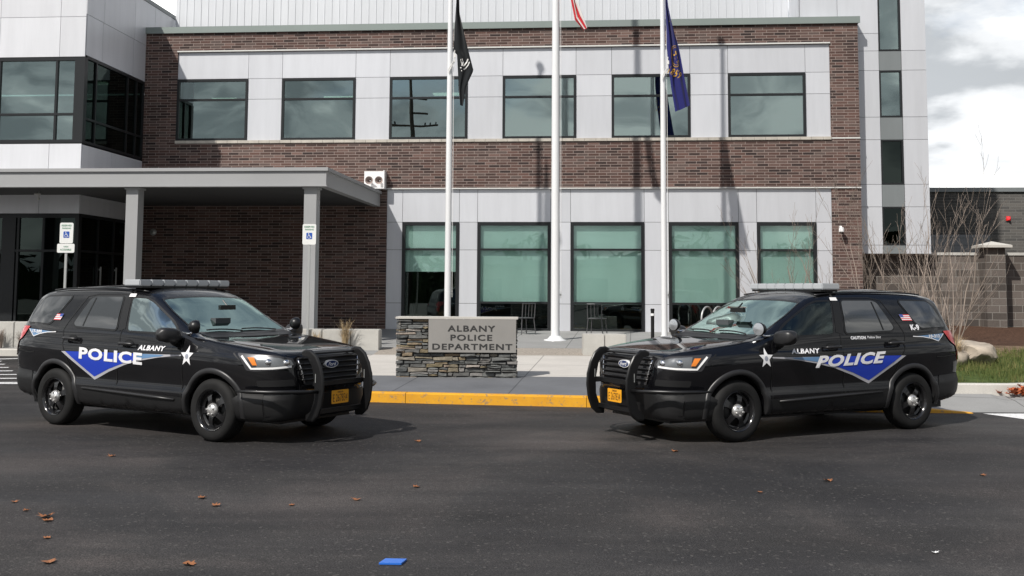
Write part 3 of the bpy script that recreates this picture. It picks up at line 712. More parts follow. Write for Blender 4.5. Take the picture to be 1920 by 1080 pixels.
def cloth(name, L, Rr, mats, fold=.05, nf=2.2, nu=22, nv=48, y0=27.9, midx=None, ph=0, zones=None):
    def sm(P, t):
        P = [Vector(p) for p in P]; ls = [0]
        for a, b_ in zip(P, P[1:]): ls.append(ls[-1]+(b_-a).length)
        s_ = t*ls[-1]
        for i in range(len(P)-1):
            if s_ <= ls[i+1]+1e-9: return P[i].lerp(P[i+1], (s_-ls[i])/(ls[i+1]-ls[i]+1e-9))
        return P[-1]
    q = M()
    for j in range(nv+1):
        t = j/nv; a = sm(L, t); b_ = sm(Rr, t)
        for i in range(nu+1):
            u = i/nu; p = a.lerp(b_, u); amp = fold*min(1, t*3+.25)
            q.v.append((p.x + .012*math.sin(7*u+9*t+ph), y0 + amp*math.sin(u*nf*2*PI + t*2.4+ph) + amp*.4*math.sin(u*nf*5+t*7), p.y))
    W_ = nu+1
    for j in range(nv):
        for i in range(nu):
            q.f.append((j*W_+i, j*W_+i+1, (j+1)*W_+i+1, (j+1)*W_+i)); q.m.append(zones(i/nu, j/nv) if zones else 0)
    ob = q.build(name, mats, smooth=True, fix=False)
    return ob
def fabric(name, col):
    m = mat(name, col, .85, spec=.2); nt, b = nodes(m); b.inputs['Sheen Weight'].default_value = .15
    return m
FBK = fabric('black_cloth', (.010, .012, .014)); FNV = fabric('navy_cloth', (.018, .02, .13)); FRD = fabric('red_cloth', (.52, .03, .04)); FWH = fabric('white_cloth', (.75, .74, .72)); GOLD = fabric('gold_print', (.62, .36, .04))
def tofl(ob, root_name, label, cat, group='flags on the poles'):
    return tag(ob, label, cat, group)
f1 = cloth('flag', [(-1.50, 10.0), (-1.54, 9.1), (-1.565, 8.09), (-1.47, 7.98), (-1.442, 7.05), (-1.39, 6.64)], [(-1.47, 10.0), (-1.42, 9.1), (-1.22, 8.3), (-1.045, 7.55), (-1.24, 7.13), (-1.305, 6.60)], FBK, .035, 1.6, y0=27.84)
tofl(f1, '', 'black flag with white markings hanging limp on the left pole', 'flag')
bv1 = None
def cast_front(ob):
    me = ob.data; return BVHTree.FromPolygons([v.co for v in me.vertices], [tuple(p.vertices) for p in me.polygons])
bv1 = cast_front(f1)
def stick(bvh, pts, fs, name, m, parent, off=.008, d=Vector((0, 1, 0)), start=3.0):
    vs = []
    for (x, z) in pts:
        o_ = Vector((x, 27.9-start, z)); h = bvh.ray_cast(o_, d)
        y = h[0].y if h[0] else 27.84
        vs.append((x, y-off, z))
    q = M(); q.add(vs, fs); return q.build(name, m, parent, fix=False)
strokes_v, strokes_f = [], []
def stroke(pts, wd):
    for (a, b_) in zip(pts, pts[1:]):
        a, b_ = Vector(a), Vector(b_); d = (b_-a).normalized(); n_ = Vector((-d.y, d.x))*wd/2
        k = len(strokes_v); strokes_v.extend([tuple(a-n_), tuple(b_-n_), tuple(b_+n_), tuple(a+n_)]); strokes_f.append((k, k+1, k+2, k+3))
stroke([(-1.385, 7.62), (-1.30, 7.68), (-1.22, 7.78), (-1.185, 7.86)], .035)
stroke([(-1.36, 7.54), (-1.27, 7.60), (-1.18, 7.70), (-1.145, 7.78)], .03)
stroke([(-1.36, 7.86), (-1.33, 7.74)], .06); stroke([(-1.31, 7.78), (-1.345, 7.68)], .035)
stick(bv1, strokes_v, strokes_f, 'white_markings', FWH, f1)
f2 = cloth('flag', [(4.02, 9.9), (4.05, 9.2), (4.085, 8.45), (4.12, 7.6), (4.18, 7.10), (4.30, 6.48)], [(4.045, 9.9), (4.13, 9.3), (4.27, 8.75), (4.41, 8.2), (4.51, 7.54), (4.69, 6.66)], FNV, .05, 2.0, y0=27.84, ph=1)
tofl(f2, '', 'navy blue flag with gold 1859 and seal hanging on the right pole', 'flag')
bv2 = cast_front(f2)
def rot2(vs, cx_, cz_, ang): 
    c, s = math.cos(ang), math.sin(ang); return [(cx_+(x-cx_)*c-(z-cz_)*s, cz_+(x-cx_)*s+(z-cz_)*c) for x, z in vs]
vs, fs = fit_text(text_geo('1859', 1, .015, space=1.15), 4.11, 4.47, 7.42, 7.62); stick(bv2, rot2(vs, 4.29, 7.52, -.5), fs, 'year', GOLD, f2)
strokes_v, strokes_f = [], []
ell = [(4.30+.095*math.cos(t)*1.0-.0*math.sin(t), 7.96+.27*math.sin(t)) for t in np.linspace(-.9*PI, .55*PI, 26)]
stroke(rot2([(4.30+.10*math.cos(t), 7.96+.29*math.sin(t)) for t in np.linspace(.35*PI, 1.75*PI, 24)], 4.3, 7.96, .12), .014)
stroke(rot2([(4.30+.075*math.cos(t), 7.96+.24*math.sin(t)) for t in np.linspace(.35*PI, 1.75*PI, 24)], 4.3, 7.96, .12), .008)
stroke([(4.27, 7.99), (4.33, 8.05)], .05); stroke([(4.29, 7.90), (4.35, 7.92)], .045); stroke([(4.33, 7.80), (4.39, 7.84)], .05); stroke([(4.30, 8.10), (4.315, 8.0)], .02)
stroke([(4.16, 8.93), (4.215, 8.90)], .03)
stick(bv2, strokes_v, strokes_f, 'seal', GOLD, f2)
zone = lambda u, t: (int(u*4) + int(t*1.01)) % 2
f3 = cloth('flag', [(1.30, 10.8), (1.44, 9.9), (1.53, 9.4), (1.615, 8.87), (1.86, 8.58)], [(1.50, 10.8), (1.60, 9.9), (1.665, 9.4), (1.80, 9.05), (1.95, 8.66)], [FRD, FWH], .05, 1.5, y0=27.55, zones=zone, nu=28)
tofl(f3, '', 'red and white striped flag tip hanging from the middle pole', 'flag')
strokes_v = strokes_f = None
for px_, (hx, hz) in ((0, (-1.585, 8.1)), (1, (4.06, 7.95))):
    q = M(); q.tube([(hx+.05, 27.83, hz), (hx+.03, 27.83, hz-.15), (hx+.05, 27.83, hz-.3), (hx-.02, 27.8, hz-.42), (hx-.11, 27.8, hz-.62), (hx-.10, 27.79, hz-.5), (hx+.02, 27.8, hz-.3)], .012, 6)
    q.box(hx+.03, hx+.075, 27.81, 27.85, hz-.2, hz-.1)
    tag(q.build('halyard_clip', FWH), ('white rope knot and snap hook under the black flag', 'white rope knot and snap hook beside the navy flag')[px_], 'rope')

# ------------------------------------------------------------------ parking signs
def rrect(x0, x1, z0, z1, r, n=4):
    o = []
    for cx_, cz_, a0 in ((x1-r, z1-r, 0), (x0+r, z1-r, 90), (x0+r, z0+r, 180), (x1-r, z0+r, 270)):
        for k in range(n+1): a = R(a0+90*k/n); o.append((cx_+r*math.cos(a), cz_+r*math.sin(a)))
    return o
def psign(x, y, label, extra):
    t = thing('parking_sign', label, 'sign', (x, y, gz(y)+.15), -.03, 'accessible parking signs')
    zb = 2.78-gz(y)-.15
    q = M(); q.box(-.025, .025, .004, .04, -.1, zb+.44); q.build('post', GALV, t)
    pl = M().prism(rrect(-.155, .155, zb, zb+.47, .035), -.004, 0).build('sign_panel', SIGNW, t)
    q = M()
    for txt, z0, z1, hw in (('RESERVED', zb+.385, zb+.425, .115), ('PARKING', zb+.325, zb+.36, .10)):
        vs, fs = fit_text(text_geo(txt, 1, .02), -hw, hw, z0, z1); q.add([(a, -.0065, c) for a, c in vs], fs)
    q.build('lettering', SIGNG, t, fix=False).parent = pl
    q = M(); q.add([(a, -.0065, c) for a, c in rrect(-.068, .068, zb+.125, zb+.27, .012)], [tuple(range(20))]); bl = q.build('symbol_ground', SIGNB, t, fix=False); bl.parent = pl
    q = M()    # wheelchair figure
    Y_ = -.009; cx_, cz_ = -.005, zb+.175
    def fl(pts, wd):
        for (a, b_) in zip(pts, pts[1:]):
            a, b_ = Vector(a), Vector(b_); d = (b_-a).normalized(); n_ = Vector((-d.y, d.x))*wd/2; a2, b2 = a-d*wd*.3, b_+d*wd*.3
            q.add([(p[0], Y_, p[1]) for p in (a2-n_, b2-n_, b2+n_, a2+n_)], [(0, 1, 2, 3)])
    fl([(cx_+.033*math.cos(a), cz_+.033*math.sin(a)) for a in np.linspace(R(120), R(350), 12)], .009)
    fl([(cx_-.008, cz_+.06), (cx_-.003, cz_+.02), (cx_+.028, cz_+.018), (cx_+.042, cz_-.02), (cx_+.052, cz_-.016)], .012); fl([(cx_-.005, cz_+.04), (cx_+.022, cz_+.04)], .008)
    q.add([(cx_-.01+.011*math.cos(a), Y_, cz_+.077+.011*math.sin(a)) for a in np.linspace(0, 2*PI, 12, endpoint=False)], [tuple(range(12))])
    q.build('wheelchair_symbol', SIGNW, t, fix=False).parent = pl
    if extra:
        p2 = M().prism(rrect(-.2, .2, zb-.215, zb-.01, .03), -.012, -.006).build('lower_panel', SIGNW, t)
        q = M()
        for txt, z0, z1, hw in (('VAN', zb-.095, zb-.06, .055), ('ACCESSIBLE', zb-.165, zb-.125, .13)):
            vs, fs = fit_text(text_geo(txt, 1, .02), -hw, hw, z0, z1); q.add([(a, -.0145, c) for a, c in vs], fs)
        q.build('lettering', SIGNG, t, fix=False).parent = p2
    return t
psign(-4.62, 24.32, 'white accessible parking sign in front of the right canopy column', False)
psign(-10.16, 24.32, 'white accessible parking sign with a second plate below, above the left vehicle tail', True)

# bollard light, bike racks
t = thing('bollard_light', 'slim black bollard with a pale lens between the right flagpole and the windows', 'bollard', (3.58, 27.2, gz(27.2)+.15))
q = M(); q.tube([(0, 0, 0), (0, 0, .78)], .045, 16); q.build('post', BLACK, t, smooth=True, auto=40)
q = M(); q.tube([(0, 0, .78), (0, 0, .84)], .05, 16); q.build('cap', BLACK, t, smooth=True, auto=40); q = M(); q.tube([(0, 0, .66), (0, 0, .72)], .048, 16); q.build('lens', WHITE, t)
for k, (x, lab) in enumerate(((4.95, 'left steel hoop rack behind the bonnet of the right vehicle'), (5.25, 'right steel hoop rack behind the bonnet of the right vehicle'))):
    t = thing('bike_rack', lab, 'bike rack', (x, 27.1+.1*k, gz(27)+.15), .9, 'steel hoop bike racks')
    q = M(); q.tube([(-.3, 0, 0), (-.3, 0, .6)] + [(.3*math.cos(a), 0, .6+.3*math.sin(a)) for a in np.linspace(PI, 0, 14)] + [(.3, 0, 0)], .024, 10); q.build('hoop', GALV, t, smooth=True)
    q = M(); q.box(-.38, -.22, -.06, .06, 0, .012); q.build('foot_plate', GALV, t); q = M(); q.box(.22, .38, -.06, .06, 0, .012); q.build('foot_plate', GALV, t)
# chairs seen through / in front of the lower glazing
STEELD = mat('dark_steel', (.12, .12, .125), .45, .5)
def chair(x, y, rz, label):
    t = thing('cafe_chair', label, 'chair', (x, y, gz(y)+.15), rz, 'metal chairs by the lower windows')
    q = M(); q.box(-.22, .22, -.22, .22, .44, .465); q.build('seat', STEELD, t)
    q = M(); q.tube([(-.2, .22, .46), (-.2, .26, .85), (.2, .26, .85), (.2, .22, .46)], .014, 6)
    for x_ in (-.1, 0, .1): q.tube([(x_, .225, .47), (x_, .26, .84)], .008, 5)
    q.build('backrest', STEELD, t)
    for sx_, sy_ in ((-1, -1), (1, -1), (-1, 1), (1, 1)):
        q = M(); q.tube([(sx_*.19, sy_*.2, .45), (sx_*.23, sy_*.24, 0)], .013, 6); q.build('leg', STEELD, t)
chair(2.35, 29.5, 2.8, 'metal chair before the lower glazing between the middle and right flagpoles')
chair(.35, 29.6, -2.6, 'metal chair before the lower glazing right behind the stone sign')

# ------------------------------------------------------------------ plants
def tuft(name, label, x, y, z, n, h, spread, m, group, seed, cat='ornamental grass', w_=.006):
    rnd = random.Random(seed); t = thing(name, label, cat, (x, y, z), 0, group); q = M()
    for _ in range(n):
        a = rnd.uniform(0, 2*PI); r0 = rnd.uniform(0, .06); hh = h*rnd.uniform(.55, 1.05); sp_ = spread*rnd.uniform(.2, 1); lean = Vector((math.cos(a), math.sin(a), 0))
        p = [lean*(r0+sp_*(k/4)**2) + Vector((0, 0, hh*(1-(1-k/4)**1.5) - (hh*.25*(k/4)**3)*rnd.uniform(0, 1))) for k in range(5)]
        side = lean.cross(Vector((0, 0, 1)))*w_
        vs = [];
        for k, pt in enumerate(p): wd = side*(1-k/4.6); vs += [pt-wd, pt+wd]
        q.add(vs, [(2*k, 2*k+1, 2*k+3, 2*k+2) for k in range(4)])
    q.build('blades', m, t, fix=False); return t
tuft('grass_tuft', 'tall dry straw coloured grass in front of the concrete seat by the canopy column', -3.75, 24.25, .38, 150, .78, .30, STRAW, 'dry ornamental grasses', 1)
tuft('grass_tuft', 'low dry grass at the left end of that seat beside the police vehicle hood', -4.4, 24.22, .38, 90, .5, .3, STRAW, 'dry ornamental grasses', 2)
tuft('grass_tuft', 'reddish dry grass against the retaining seat at the left edge', -11.65, 24.5, .38, 120, .5, .25, TWIG, 'dry ornamental grasses', 3)
tuft('grass_tuft', 'reddish dry grass against the retaining seat nearest the left vehicle tail light', -11.15, 24.5, .38, 120, .48, .25, TWIG, 'dry ornamental grasses', 4)
for k, (x, y, h, lab) in enumerate(((7.35, 18.6, .7, 'tall pale grass clump just behind the right vehicle tail'), (7.0, 19.4, .9, 'taller pale grass clump behind the right vehicle rear window'), (8.1, 19.6, .6, 'pale grass clump beside the boulders'))):
    tuft('grass_tuft', lab, x, y, bedz(x, y), 130, h, .3, STRAW, 'dry ornamental grasses', 20+k)
# lawn blades in the bed (stuff)
rnd = random.Random(5); q = M()
for _ in range(16000):
    x = rnd.uniform(6.2, 11.5); y = rnd.uniform(17.5, 22.4)
    if y < 18.9 and x > bx_(y)-.1: continue
    dens_ = math.sin(x*3.1)+math.sin(y*2.3+x)+.8
    if rnd.uniform(-1, 2) > dens_+.5: continue
    z = bedz(x, y)-.02; h = rnd.uniform(.05, .17); a = rnd.uniform(0, 2*PI); dx, dy = math.cos(a)*.007, math.sin(a)*.007; lx, ly = rnd.uniform(-.05, .05), rnd.uniform(-.05, .05)
    q.add([(x-dx, y-dy, z), (x+dx, y+dy, z), (x+lx, y+ly, z+h)], [(0, 1, 2)])
gl_ = q.build('grass', BLADE, fix=False); gl_['kind'] = 'stuff'; gl_['label'] = 'short green grass in the planting bed behind the kerb'; gl_['category'] = 'grass'
def shrub(x, y, h, seed, label, spread=.35, stems=6):
    rnd = random.Random(seed); z0 = bedz(x, y)-.05 if x > 4.5 else gz(y)
    t = thing('bare_shrub', label, 'shrub', (x, y, z0), 0, 'bare shrubs in the right planting bed')
    q = M()
    def grow(p, d, L, r, lv):
        pts = [p]; rs = [r]; n = 4 if lv < 2 else 3
        for k in range(n):
            d = (d + Vector((rnd.uniform(-1, 1), rnd.uniform(-1, 1), rnd.uniform(-.3, .6)))*.16).normalized()
            p = p + d*L/n; pts.append(p); rs.append(r*(1-.6*(k+1)/n))
            if lv < 3 and rnd.random() < (.85 if lv else .7):
                nd = (d + Vector((rnd.uniform(-1, 1), rnd.uniform(-1, 1), rnd.uniform(0, .6)))*.5).normalized()
                grow(p, nd, L*rnd.uniform(.35, .55), rs[-1]*.6, lv+1)
        q.tube(pts, [max(v_, .0028) for v_ in rs], 5 if lv == 0 else 3, cap=False)
    for s_ in range(stems):
        a = rnd.uniform(0, 2*PI); r0 = rnd.uniform(.02, .12)
        d = Vector((math.cos(a)*spread, math.sin(a)*spread, 1)).normalized()
        grow(Vector((math.cos(a)*r0, math.sin(a)*r0, 0)), d, h*.92*rnd.uniform(.6, 1.0), .012+.004*h/3, 0)
    q.build('branches', TWIG, t, smooth=True, fix=False)
SH_ = [(5.5, 22.2, 2.6, 'bare shrub farthest left, in front of the last lower window', .28, 4), (6.25, 23.0, 3.0, 'thin bare shrub against the brick pier under the wall camera', .25, 4),
       (7.25, 23.4, 2.6, 'bare shrub under the tower overhang with two arching stems', .35, 3), (8.0, 23.8, 2.9, 'bare shrub at the right corner of the tower', .22, 5), (8.65, 23.2, 3.4, 'tallest bare shrub, rising in front of the grey right wing', .3, 6),
       (9.1, 22.2, 3.0, 'dense bare shrub left of the wall pillar', .35, 7), (9.75, 24.2, 3.1, 'bare shrub nearest the wall pillar', .4, 6), (8.3, 21.2, 2.3, 'lower bare shrub behind the right vehicle tail', .4, 6)]
for k, (x, y, h, lab, sp_, st) in enumerate(SH_): shrub(x, y, h, 40+k, lab, sp_, st)
def rock(x, y, s, seed, label, fl=.65):
    rnd = random.Random(seed); bm = bmesh.new(); bmesh.ops.create_icosphere(bm, subdivisions=4, radius=1)
    ph = [Vector((rnd.gauss(0, 1), rnd.gauss(0, 1), rnd.gauss(0, 1))).normalized() for _ in range(9)]; cut = [rnd.uniform(.55, .8) for _ in ph]
    for v in bm.verts:
        for p_, c_ in zip(ph, cut):
            d = v.co.dot(p_)
            if d > c_: v.co -= p_*(d-c_)*.92
        v.co *= 1+.06*math.sin(v.co.x*5+seed)*math.sin(v.co.z*6)+.03*math.sin(v.co.y*17+seed)*math.sin(v.co.x*13); v.co.z *= fl; v.co *= s
    me = bpy.data.meshes.new('boulder'); bm.to_mesh(me); bm.free(); me.materials.append(ROCK)
    me.polygons.foreach_set('use_smooth', [True]*len(me.polygons)); me.set_sharp_from_angle(angle=R(28))
    o = bpy.data.objects.new('boulder', me); C.objects.link(o); o.location = (x, y, bedz(x, y)+s*fl*.55); o.rotation_euler = (0, 0, seed)
    tag(o, label, 'rock', 'boulders in the planting bed')
rock(8.55, 19.9, .42, 3, 'largest pale boulder below the wall pillar'); rock(9.0, 20.6, .34, 8, 'boulder at the upper right of the group, furthest back'); rock(8.1, 19.7, .26, 5, 'small tan boulder at the left of the group', .8); rock(7.2, 19.9, .3, 9, 'boulder half hidden behind the right vehicle tail')

# ------------------------------------------------------------------ leaves on the asphalt
def leafmesh(seed):
    rnd = random.Random(seed); q = M(); n = 5; pts = []
    for k in range(n*2+1):
        a = -2.3+4.6*k/(n*2); r = 1.0 if k % 2 == 0 else .5; r *= rnd.uniform(.8, 1.15); pts.append((math.sin(a)*r, math.cos(a)*r))
    pts.append((.06, -1.0)); pts.append((-.06, -1.0))
    vs = [(0, 0, .10)] + [(x, y, .12+.55*abs(x)**1.4+rnd.uniform(-.1, .3)*(x*x+y*y)) for x, y in pts]
    m_ = len(pts); q.add(vs, [(0, 1+i, 1+(i+1) % m_) for i in range(m_)])
    return q
LV = [(-3.59, 8.42, .085, 'largest curled brown leaf at the left, topmost of its pair'), (-3.52, 8.28, .06, 'brown leaf touching the largest leaf at the left'), (-2.97, 7.044, .07, 'curled brown leaf nearest the bottom left corner'), (-2.606, 9.212, .06, 'upright brown leaf left of a flatter one below the left front wheel'),
      (-2.411, 8.882, .06, 'flat brown leaf just right of the upright one below the left front wheel'), (-1.297, 9.157, .055, 'small brown leaf in the middle of the asphalt, left of centre'), (-.838, 9.755, .05, 'pale small leaf straight below the stone sign'), (-1.088, 12.656, .07, 'pale leaf in front of the yellow kerb right of the left vehicle'),
      (-4.205, 11.423, .06, 'pale leaf below the left vehicle sill'), (-2.053, 7.01, .07, 'orange leaf at the bottom edge, left of the blue marker'), (2.979, 10.195, .07, 'orange leaf alone below the right vehicle'), (1.813, 11.977, .06, 'faint leaf just below the right vehicle front wheel'),
      (-4.093, 8.989, .045, 'tiny leaf closest to the left edge'), (-3.844, 8.654, .045, 'tiny leaf between the left edge one and the largest leaf'), (-3.284, 7.717, .045, 'tiny leaf below the largest leaf'), (4.585, 10.535, .05, 'leaf farthest right on the asphalt'), (-1.787, 8.92, .04, 'thin faint leaf left of the centre leaf'), (2.2, 9.6, .035, 'faint leaf between the right vehicle and the bottom edge')]
for k, (x, y, s, lab) in enumerate(LV):
    ob = leafmesh(k).build('fallen_leaf', LEAF, fix=False); ob.scale = (s*.86, s*.7, s*.5); ob.location = (x, y, .002); ob.rotation_euler = (0, 0, k*1.9)
    tag(ob, lab, 'leaf', 'dead leaves on the asphalt')
ob = leafmesh(99).build('white_scrap', WHITE, fix=False); ob.scale = (.035, .025, .02); ob.location = (2.895, 7.441, .002); tag(ob, 'tiny white paper scrap at the lower right of the asphalt', 'litter')
q = M(); rnd = random.Random(9)
for k in range(60):
    lm = leafmesh(200+k); s = rnd.uniform(.04, .075); a = rnd.uniform(0, 6.3); ox, oy, oz = rnd.gauss(0, .14), rnd.gauss(0, .06), abs(rnd.gauss(0, .05)); mr = Matrix.Translation((ox, oy, oz)) @ Matrix.Rotation(a, 4, 'Z') @ Matrix.Rotation(rnd.uniform(-.8, .8), 4, 'X') @ Matrix.Scale(s, 4)
    q.add([mr @ Vector(v) for v in lm.v], lm.f)
ob = q.build('leaf_pile', vary(mat('red_leaf', rough=.7), (.42, .10, .03), .4, 8), fix=False); ob.location = (8.15, 17.14, .165); tag(ob, 'heap of orange red leaves in the corner of the white kerb', 'leaf pile')
q = M(); q.prism([(-.085, -.055), (.06, -.06), (.085, .05), (-.055, .06)], 0, .012, 'xy'); ob = q.build('blue_marker', BLUEP); ob.location = (-.76, 7.1, .003); tag(ob, 'flat blue plastic marker lying on the asphalt at the bottom edge', 'marker')

# ------------------------------------------------------------------ behind the camera: what the glass and paint reflect
def bl(s, d): x, y, _ = world(s, d, 0); return x, y
x, y = bl(-13.2, -10)
t = thing('utility_pole', 'tall wooden utility pole with crossarms, seen mirrored in the third upper window', 'utility pole', (x, y, 0), -TH)
q = M(); q.tube([(0, 0, 0), (.15, 0, 8), (0, 0, 16.3)], [.2, .17, .13], 12); q.build('shaft', WOOD, t, smooth=True)
q = M(); q.box(-1.7, 2.0, -.06, .06, 13.0, 13.15); q.box(-.1, 1.1, -.05, .05, 14.9, 15.02); q.box(-.1, 1.1, -.05, .05, 13.9, 14.02); q.build('crossarm', WOOD, t)
for xx in (-1.6, -1.2, .9, 1.3, 1.8):
    q = M(); q.lathe([(0, .22), (.05, .2), (.07, .1), (.04, 0), (0, 0)], 8, mtx=Matrix.Translation((xx, 0, 13.15))); q.build('insulator', BLACK, t)
rnd = random.Random(77)
q = M(); vs = []
for k in range(5200):
    x = rnd.uniform(-150, 150); hmax = 7.5 + 3.0*math.sin(x*.05+1)*math.sin(x*.021) + 1.5*math.sin(x*.31)
    if -90 < x < -20: hmax -= 1.5
    if 45 < x < 70: hmax += 7*math.exp(-((x-56)/7)**2)
    z = rnd.uniform(0, 1)**.7*hmax; y = -75 + rnd.uniform(-5, 5) - abs(x)*.1; s = rnd.uniform(.6, 1.5)
    a, b2, c = [Vector((rnd.gauss(0, 1), rnd.gauss(0, 1), rnd.gauss(0, 1))).normalized()*s for _ in range(3)]
    p = Vector((x, y, z)); q.add([p+a, p+b2, p+c], [(0, 1, 2)])
q.box(-150, 150, -84, -80, -1, 4)
ob = q.build('tree_line', TREE, fix=False); ob['kind'] = 'stuff'; ob['label'] = 'dark mass of trees across the road behind the camera'; ob['category'] = 'trees'

# unseen low building, added to put contrast bands into the car paint's reflections
CGL0 = mat('added_building_glass', (.02, .03, .03), .05, spec=.9)
t = thing('added_street_building', 'low pale building added unseen behind the camera for its reflections', 'building', (6, -48, 0), .04)
q = M(); q.box(-26, 26, -8, 0, -.2, 4.6); q.build('wall', vary(mat('added_building_stucco', rough=.9), (.38, .36, .33), .1, .5), t)
q = M(); q.box(-26.6, 26.6, -8.5, .7, 4.6, 5.1); q.build('roof', SPAN, t)
for k in range(9):
    q = M(); x = -24+k*5.6; q.box(x, x+3.2, 0, .06, .9, 3.1); w_ = q.build('window', FRAME, t); q = M(); q.box(x+.1, x+3.1, .06, .07, 1.0, 3.0); q.build('pane', CGL0, w_)
# ------------------------------------------------------------------ police vehicles (local frame: x forward from the front axle, y left, z up)
PAINT = mat('black_paint', (.0022, .0022, .0032), .6, coat=1.0, spec=.08)
nt, b = nodes(PAINT); b.inputs['Coat IOR'].default_value = 1.6; b.inputs['Coat Roughness'].default_value = .02; bump(nt, b, noise(nt, objco(nt), 2.6, 2), .05, .02)
CLAD = mat('black_plastic', (.009, .009, .0095), .5)
PLAS2 = mat('flare_plastic', (.018, .018, .019), .4)
CGL = mat('car_glass', (.012, .014, .015), .03, spec=.9, ior=2.1)
CGLF = glass_mat('front_car_glass', (.62, .72, .70), (.75, .88, .86), .09, wav=.02)
CGLF2 = glass_mat('windscreen_glass', (.55, .66, .63), (.50, .66, .62), .10, wav=.02)
SEAL = mat('window_seal', (.008, .008, .008), .35)
RUB = vary(mat('tyre_rubber', rough=.75, spec=.3), (.010, .010, .010), .25, 8)
RIMB = mat('black_steel_rim', (.012, .012, .013), .18, coat=.6)
CHR = mat('chrome', (.85, .85, .86), .09, 1)
HUBM = mat('hub_chrome', (.82, .81, .79), .24, .8)
TAILR = mat('tail_lamp_red', (.55, .012, .015), .12, coat=1)
HLG = glass_mat('headlamp_lens', (.85, .88, .9), (.9, .9, .9), .10, wav=.0)
HLB = mat('headlamp_bowl', (.62, .64, .66), .22, .75)
HLD = mat('headlamp_dark', (.05, .05, .055), .3, .3)
HLR = mat('headlamp_inner', (.22, .23, .24), .25, .6)
LEDW = mat('light_guide', (.85, .85, .85), .25)
AMB = mat('amber_lens', (.75, .22, .03), .25)
DBLUE = mat('decal_blue', (.016, .05, .44), .3, coat=.4)
DSILV = mat('decal_silver', (.42, .42, .45), .35, coat=.3)
DSLATE = mat('decal_slate', (.12, .24, .42), .3, coat=.4)
DWHITE = mat('decal_white', (.78, .78, .8), .35, coat=.3)
DRED = mat('decal_red', (.6, .06, .07), .35)
DNAVY = mat('decal_navy', (.05, .08, .3), .35)
LBAR = mat('lightbar_lens', (.50, .52, .54), .18, .2, coat=.8)
LBARD = mat('lightbar_divider', (.2, .2, .21), .4)
PLATE = mat('plate_orange', (.80, .36, .015), .45)
PLATET = mat('plate_text', (.12, .04, .01), .5)
SEATM = mat('seat_cloth', (.06, .065, .07), .9)
HEADL = mat('liner_grey', (.30, .32, .31), .9)

def pch(xs, ys, x):
    xs = np.array(xs, float); ys = np.array(ys, float)
    if xs[0] > xs[-1]: xs, ys = xs[::-1], ys[::-1]
    h = np.diff(xs); d = np.diff(ys)/h; m = np.zeros(len(xs))
    for i in range(1, len(xs)-1):
        if d[i-1]*d[i] > 0: w1, w2 = 2*h[i]+h[i-1], h[i]+2*h[i-1]; m[i] = (w1+w2)/(w1/d[i-1]+w2/d[i])
    m[0], m[-1] = d[0], d[-1]
    x = min(max(x, xs[0]), xs[-1]); i = min(int(np.searchsorted(xs, x, 'right'))-1, len(xs)-2); t = (x-xs[i])/h[i]
    return (2*t**3-3*t*t+1)*ys[i] + (t**3-2*t*t+t)*h[i]*m[i] + (-2*t**3+3*t*t)*ys[i+1] + (t**3-t*t)*h[i]*m[i+1]
# profiles along x
TOPX = [(.955, .74), (.94, .86), (.90, 1.00), (.84, 1.045), (.70, 1.075), (.4, 1.12), (0, 1.165), (-.30, 1.195), (-.42, 1.215), (-.60, 1.30), (-.90, 1.475), (-1.20, 1.655), (-1.38, 1.745), (-1.7, 1.805), (-2.2, 1.828), (-2.8, 1.815), (-3.3, 1.78), (-3.62, 1.735), (-3.74, 1.66), (-3.83, 1.45), (-3.92, 1.17), (-3.98, 1.02), (-4.01, .85), (-4.03, .70), (-4.04, .60)]
BOTX = [(.955, .56), (.93, .36), (.86, .27), (.6, .24), (.45, .24), (0, .26), (-1, .27), (-2.5, .27), (-3.2, .30), (-3.6, .33), (-3.9, .38), (-4.01, .45), (-4.04, .55)]
WFX = [(.955, .50), (.94, .60), (.90, .70), (.84, .785), (.74, .855), (.6, .915), (.42, .96), (.2, .988), (0, 1.0), (-.5, 1.0), (-1.2, 1.0), (-2.9, 1.0), (-3.3, .985), (-3.55, .96), (-3.75, .925), (-3.88, .885), (-3.96, .83), (-4.01, .76), (-4.04, .68)]
SHX = [(.955, .70), (.93, .84), (.9, .92), (.84, .965), (.7, .99), (.4, 1.02), (0, 1.045), (-.4, 1.06), (-1.5, 1.075), (-2.8, 1.10), (-3.4, 1.11), (-3.8, 1.09), (-3.95, 1.0), (-4.01, .80), (-4.04, .59)]
# glass-house: belt line and cant rail, (x, y, z)
BELT = [(.955, .42, .735), (.93, .55, .87), (.88, .70, .985), (.8, .74, 1.03), (.6, .79, 1.065), (.2, .84, 1.115), (-.2, .87, 1.16), (-.42, .885, 1.185), (-.7, .905, 1.215), (-1.6, .925, 1.235), (-2.6, .915, 1.265), (-3.2, .90, 1.285), (-3.6, .865, 1.29), (-3.8, .825, 1.25), (-3.92, .77, 1.12), (-3.98, .72, .99), (-4.02, .66, .78), (-4.04, .6, .595)]
RAIL = [(.955, .34, .738), (.93, .50, .875), (.88, .60, 1.0), (.8, .64, 1.045), (.6, .68, 1.078), (.2, .73, 1.130), (-.2, .77, 1.175), (-.42, .80, 1.21), (-.60, .80, 1.29), (-.90, .765, 1.445), (-1.20, .73, 1.605), (-1.40, .715, 1.675), (-1.8, .71, 1.71), (-2.4, .70, 1.722), (-3.0, .69, 1.715), (-3.45, .675, 1.685), (-3.68, .655, 1.64), (-3.82, .665, 1.42), (-3.92, .67, 1.15), (-3.98, .65, 1.0), (-4.02, .6, .79), (-4.04, .5, .597)]
def RX(x): return x if x > -3.3 else -3.3 + (x+3.3)*.85
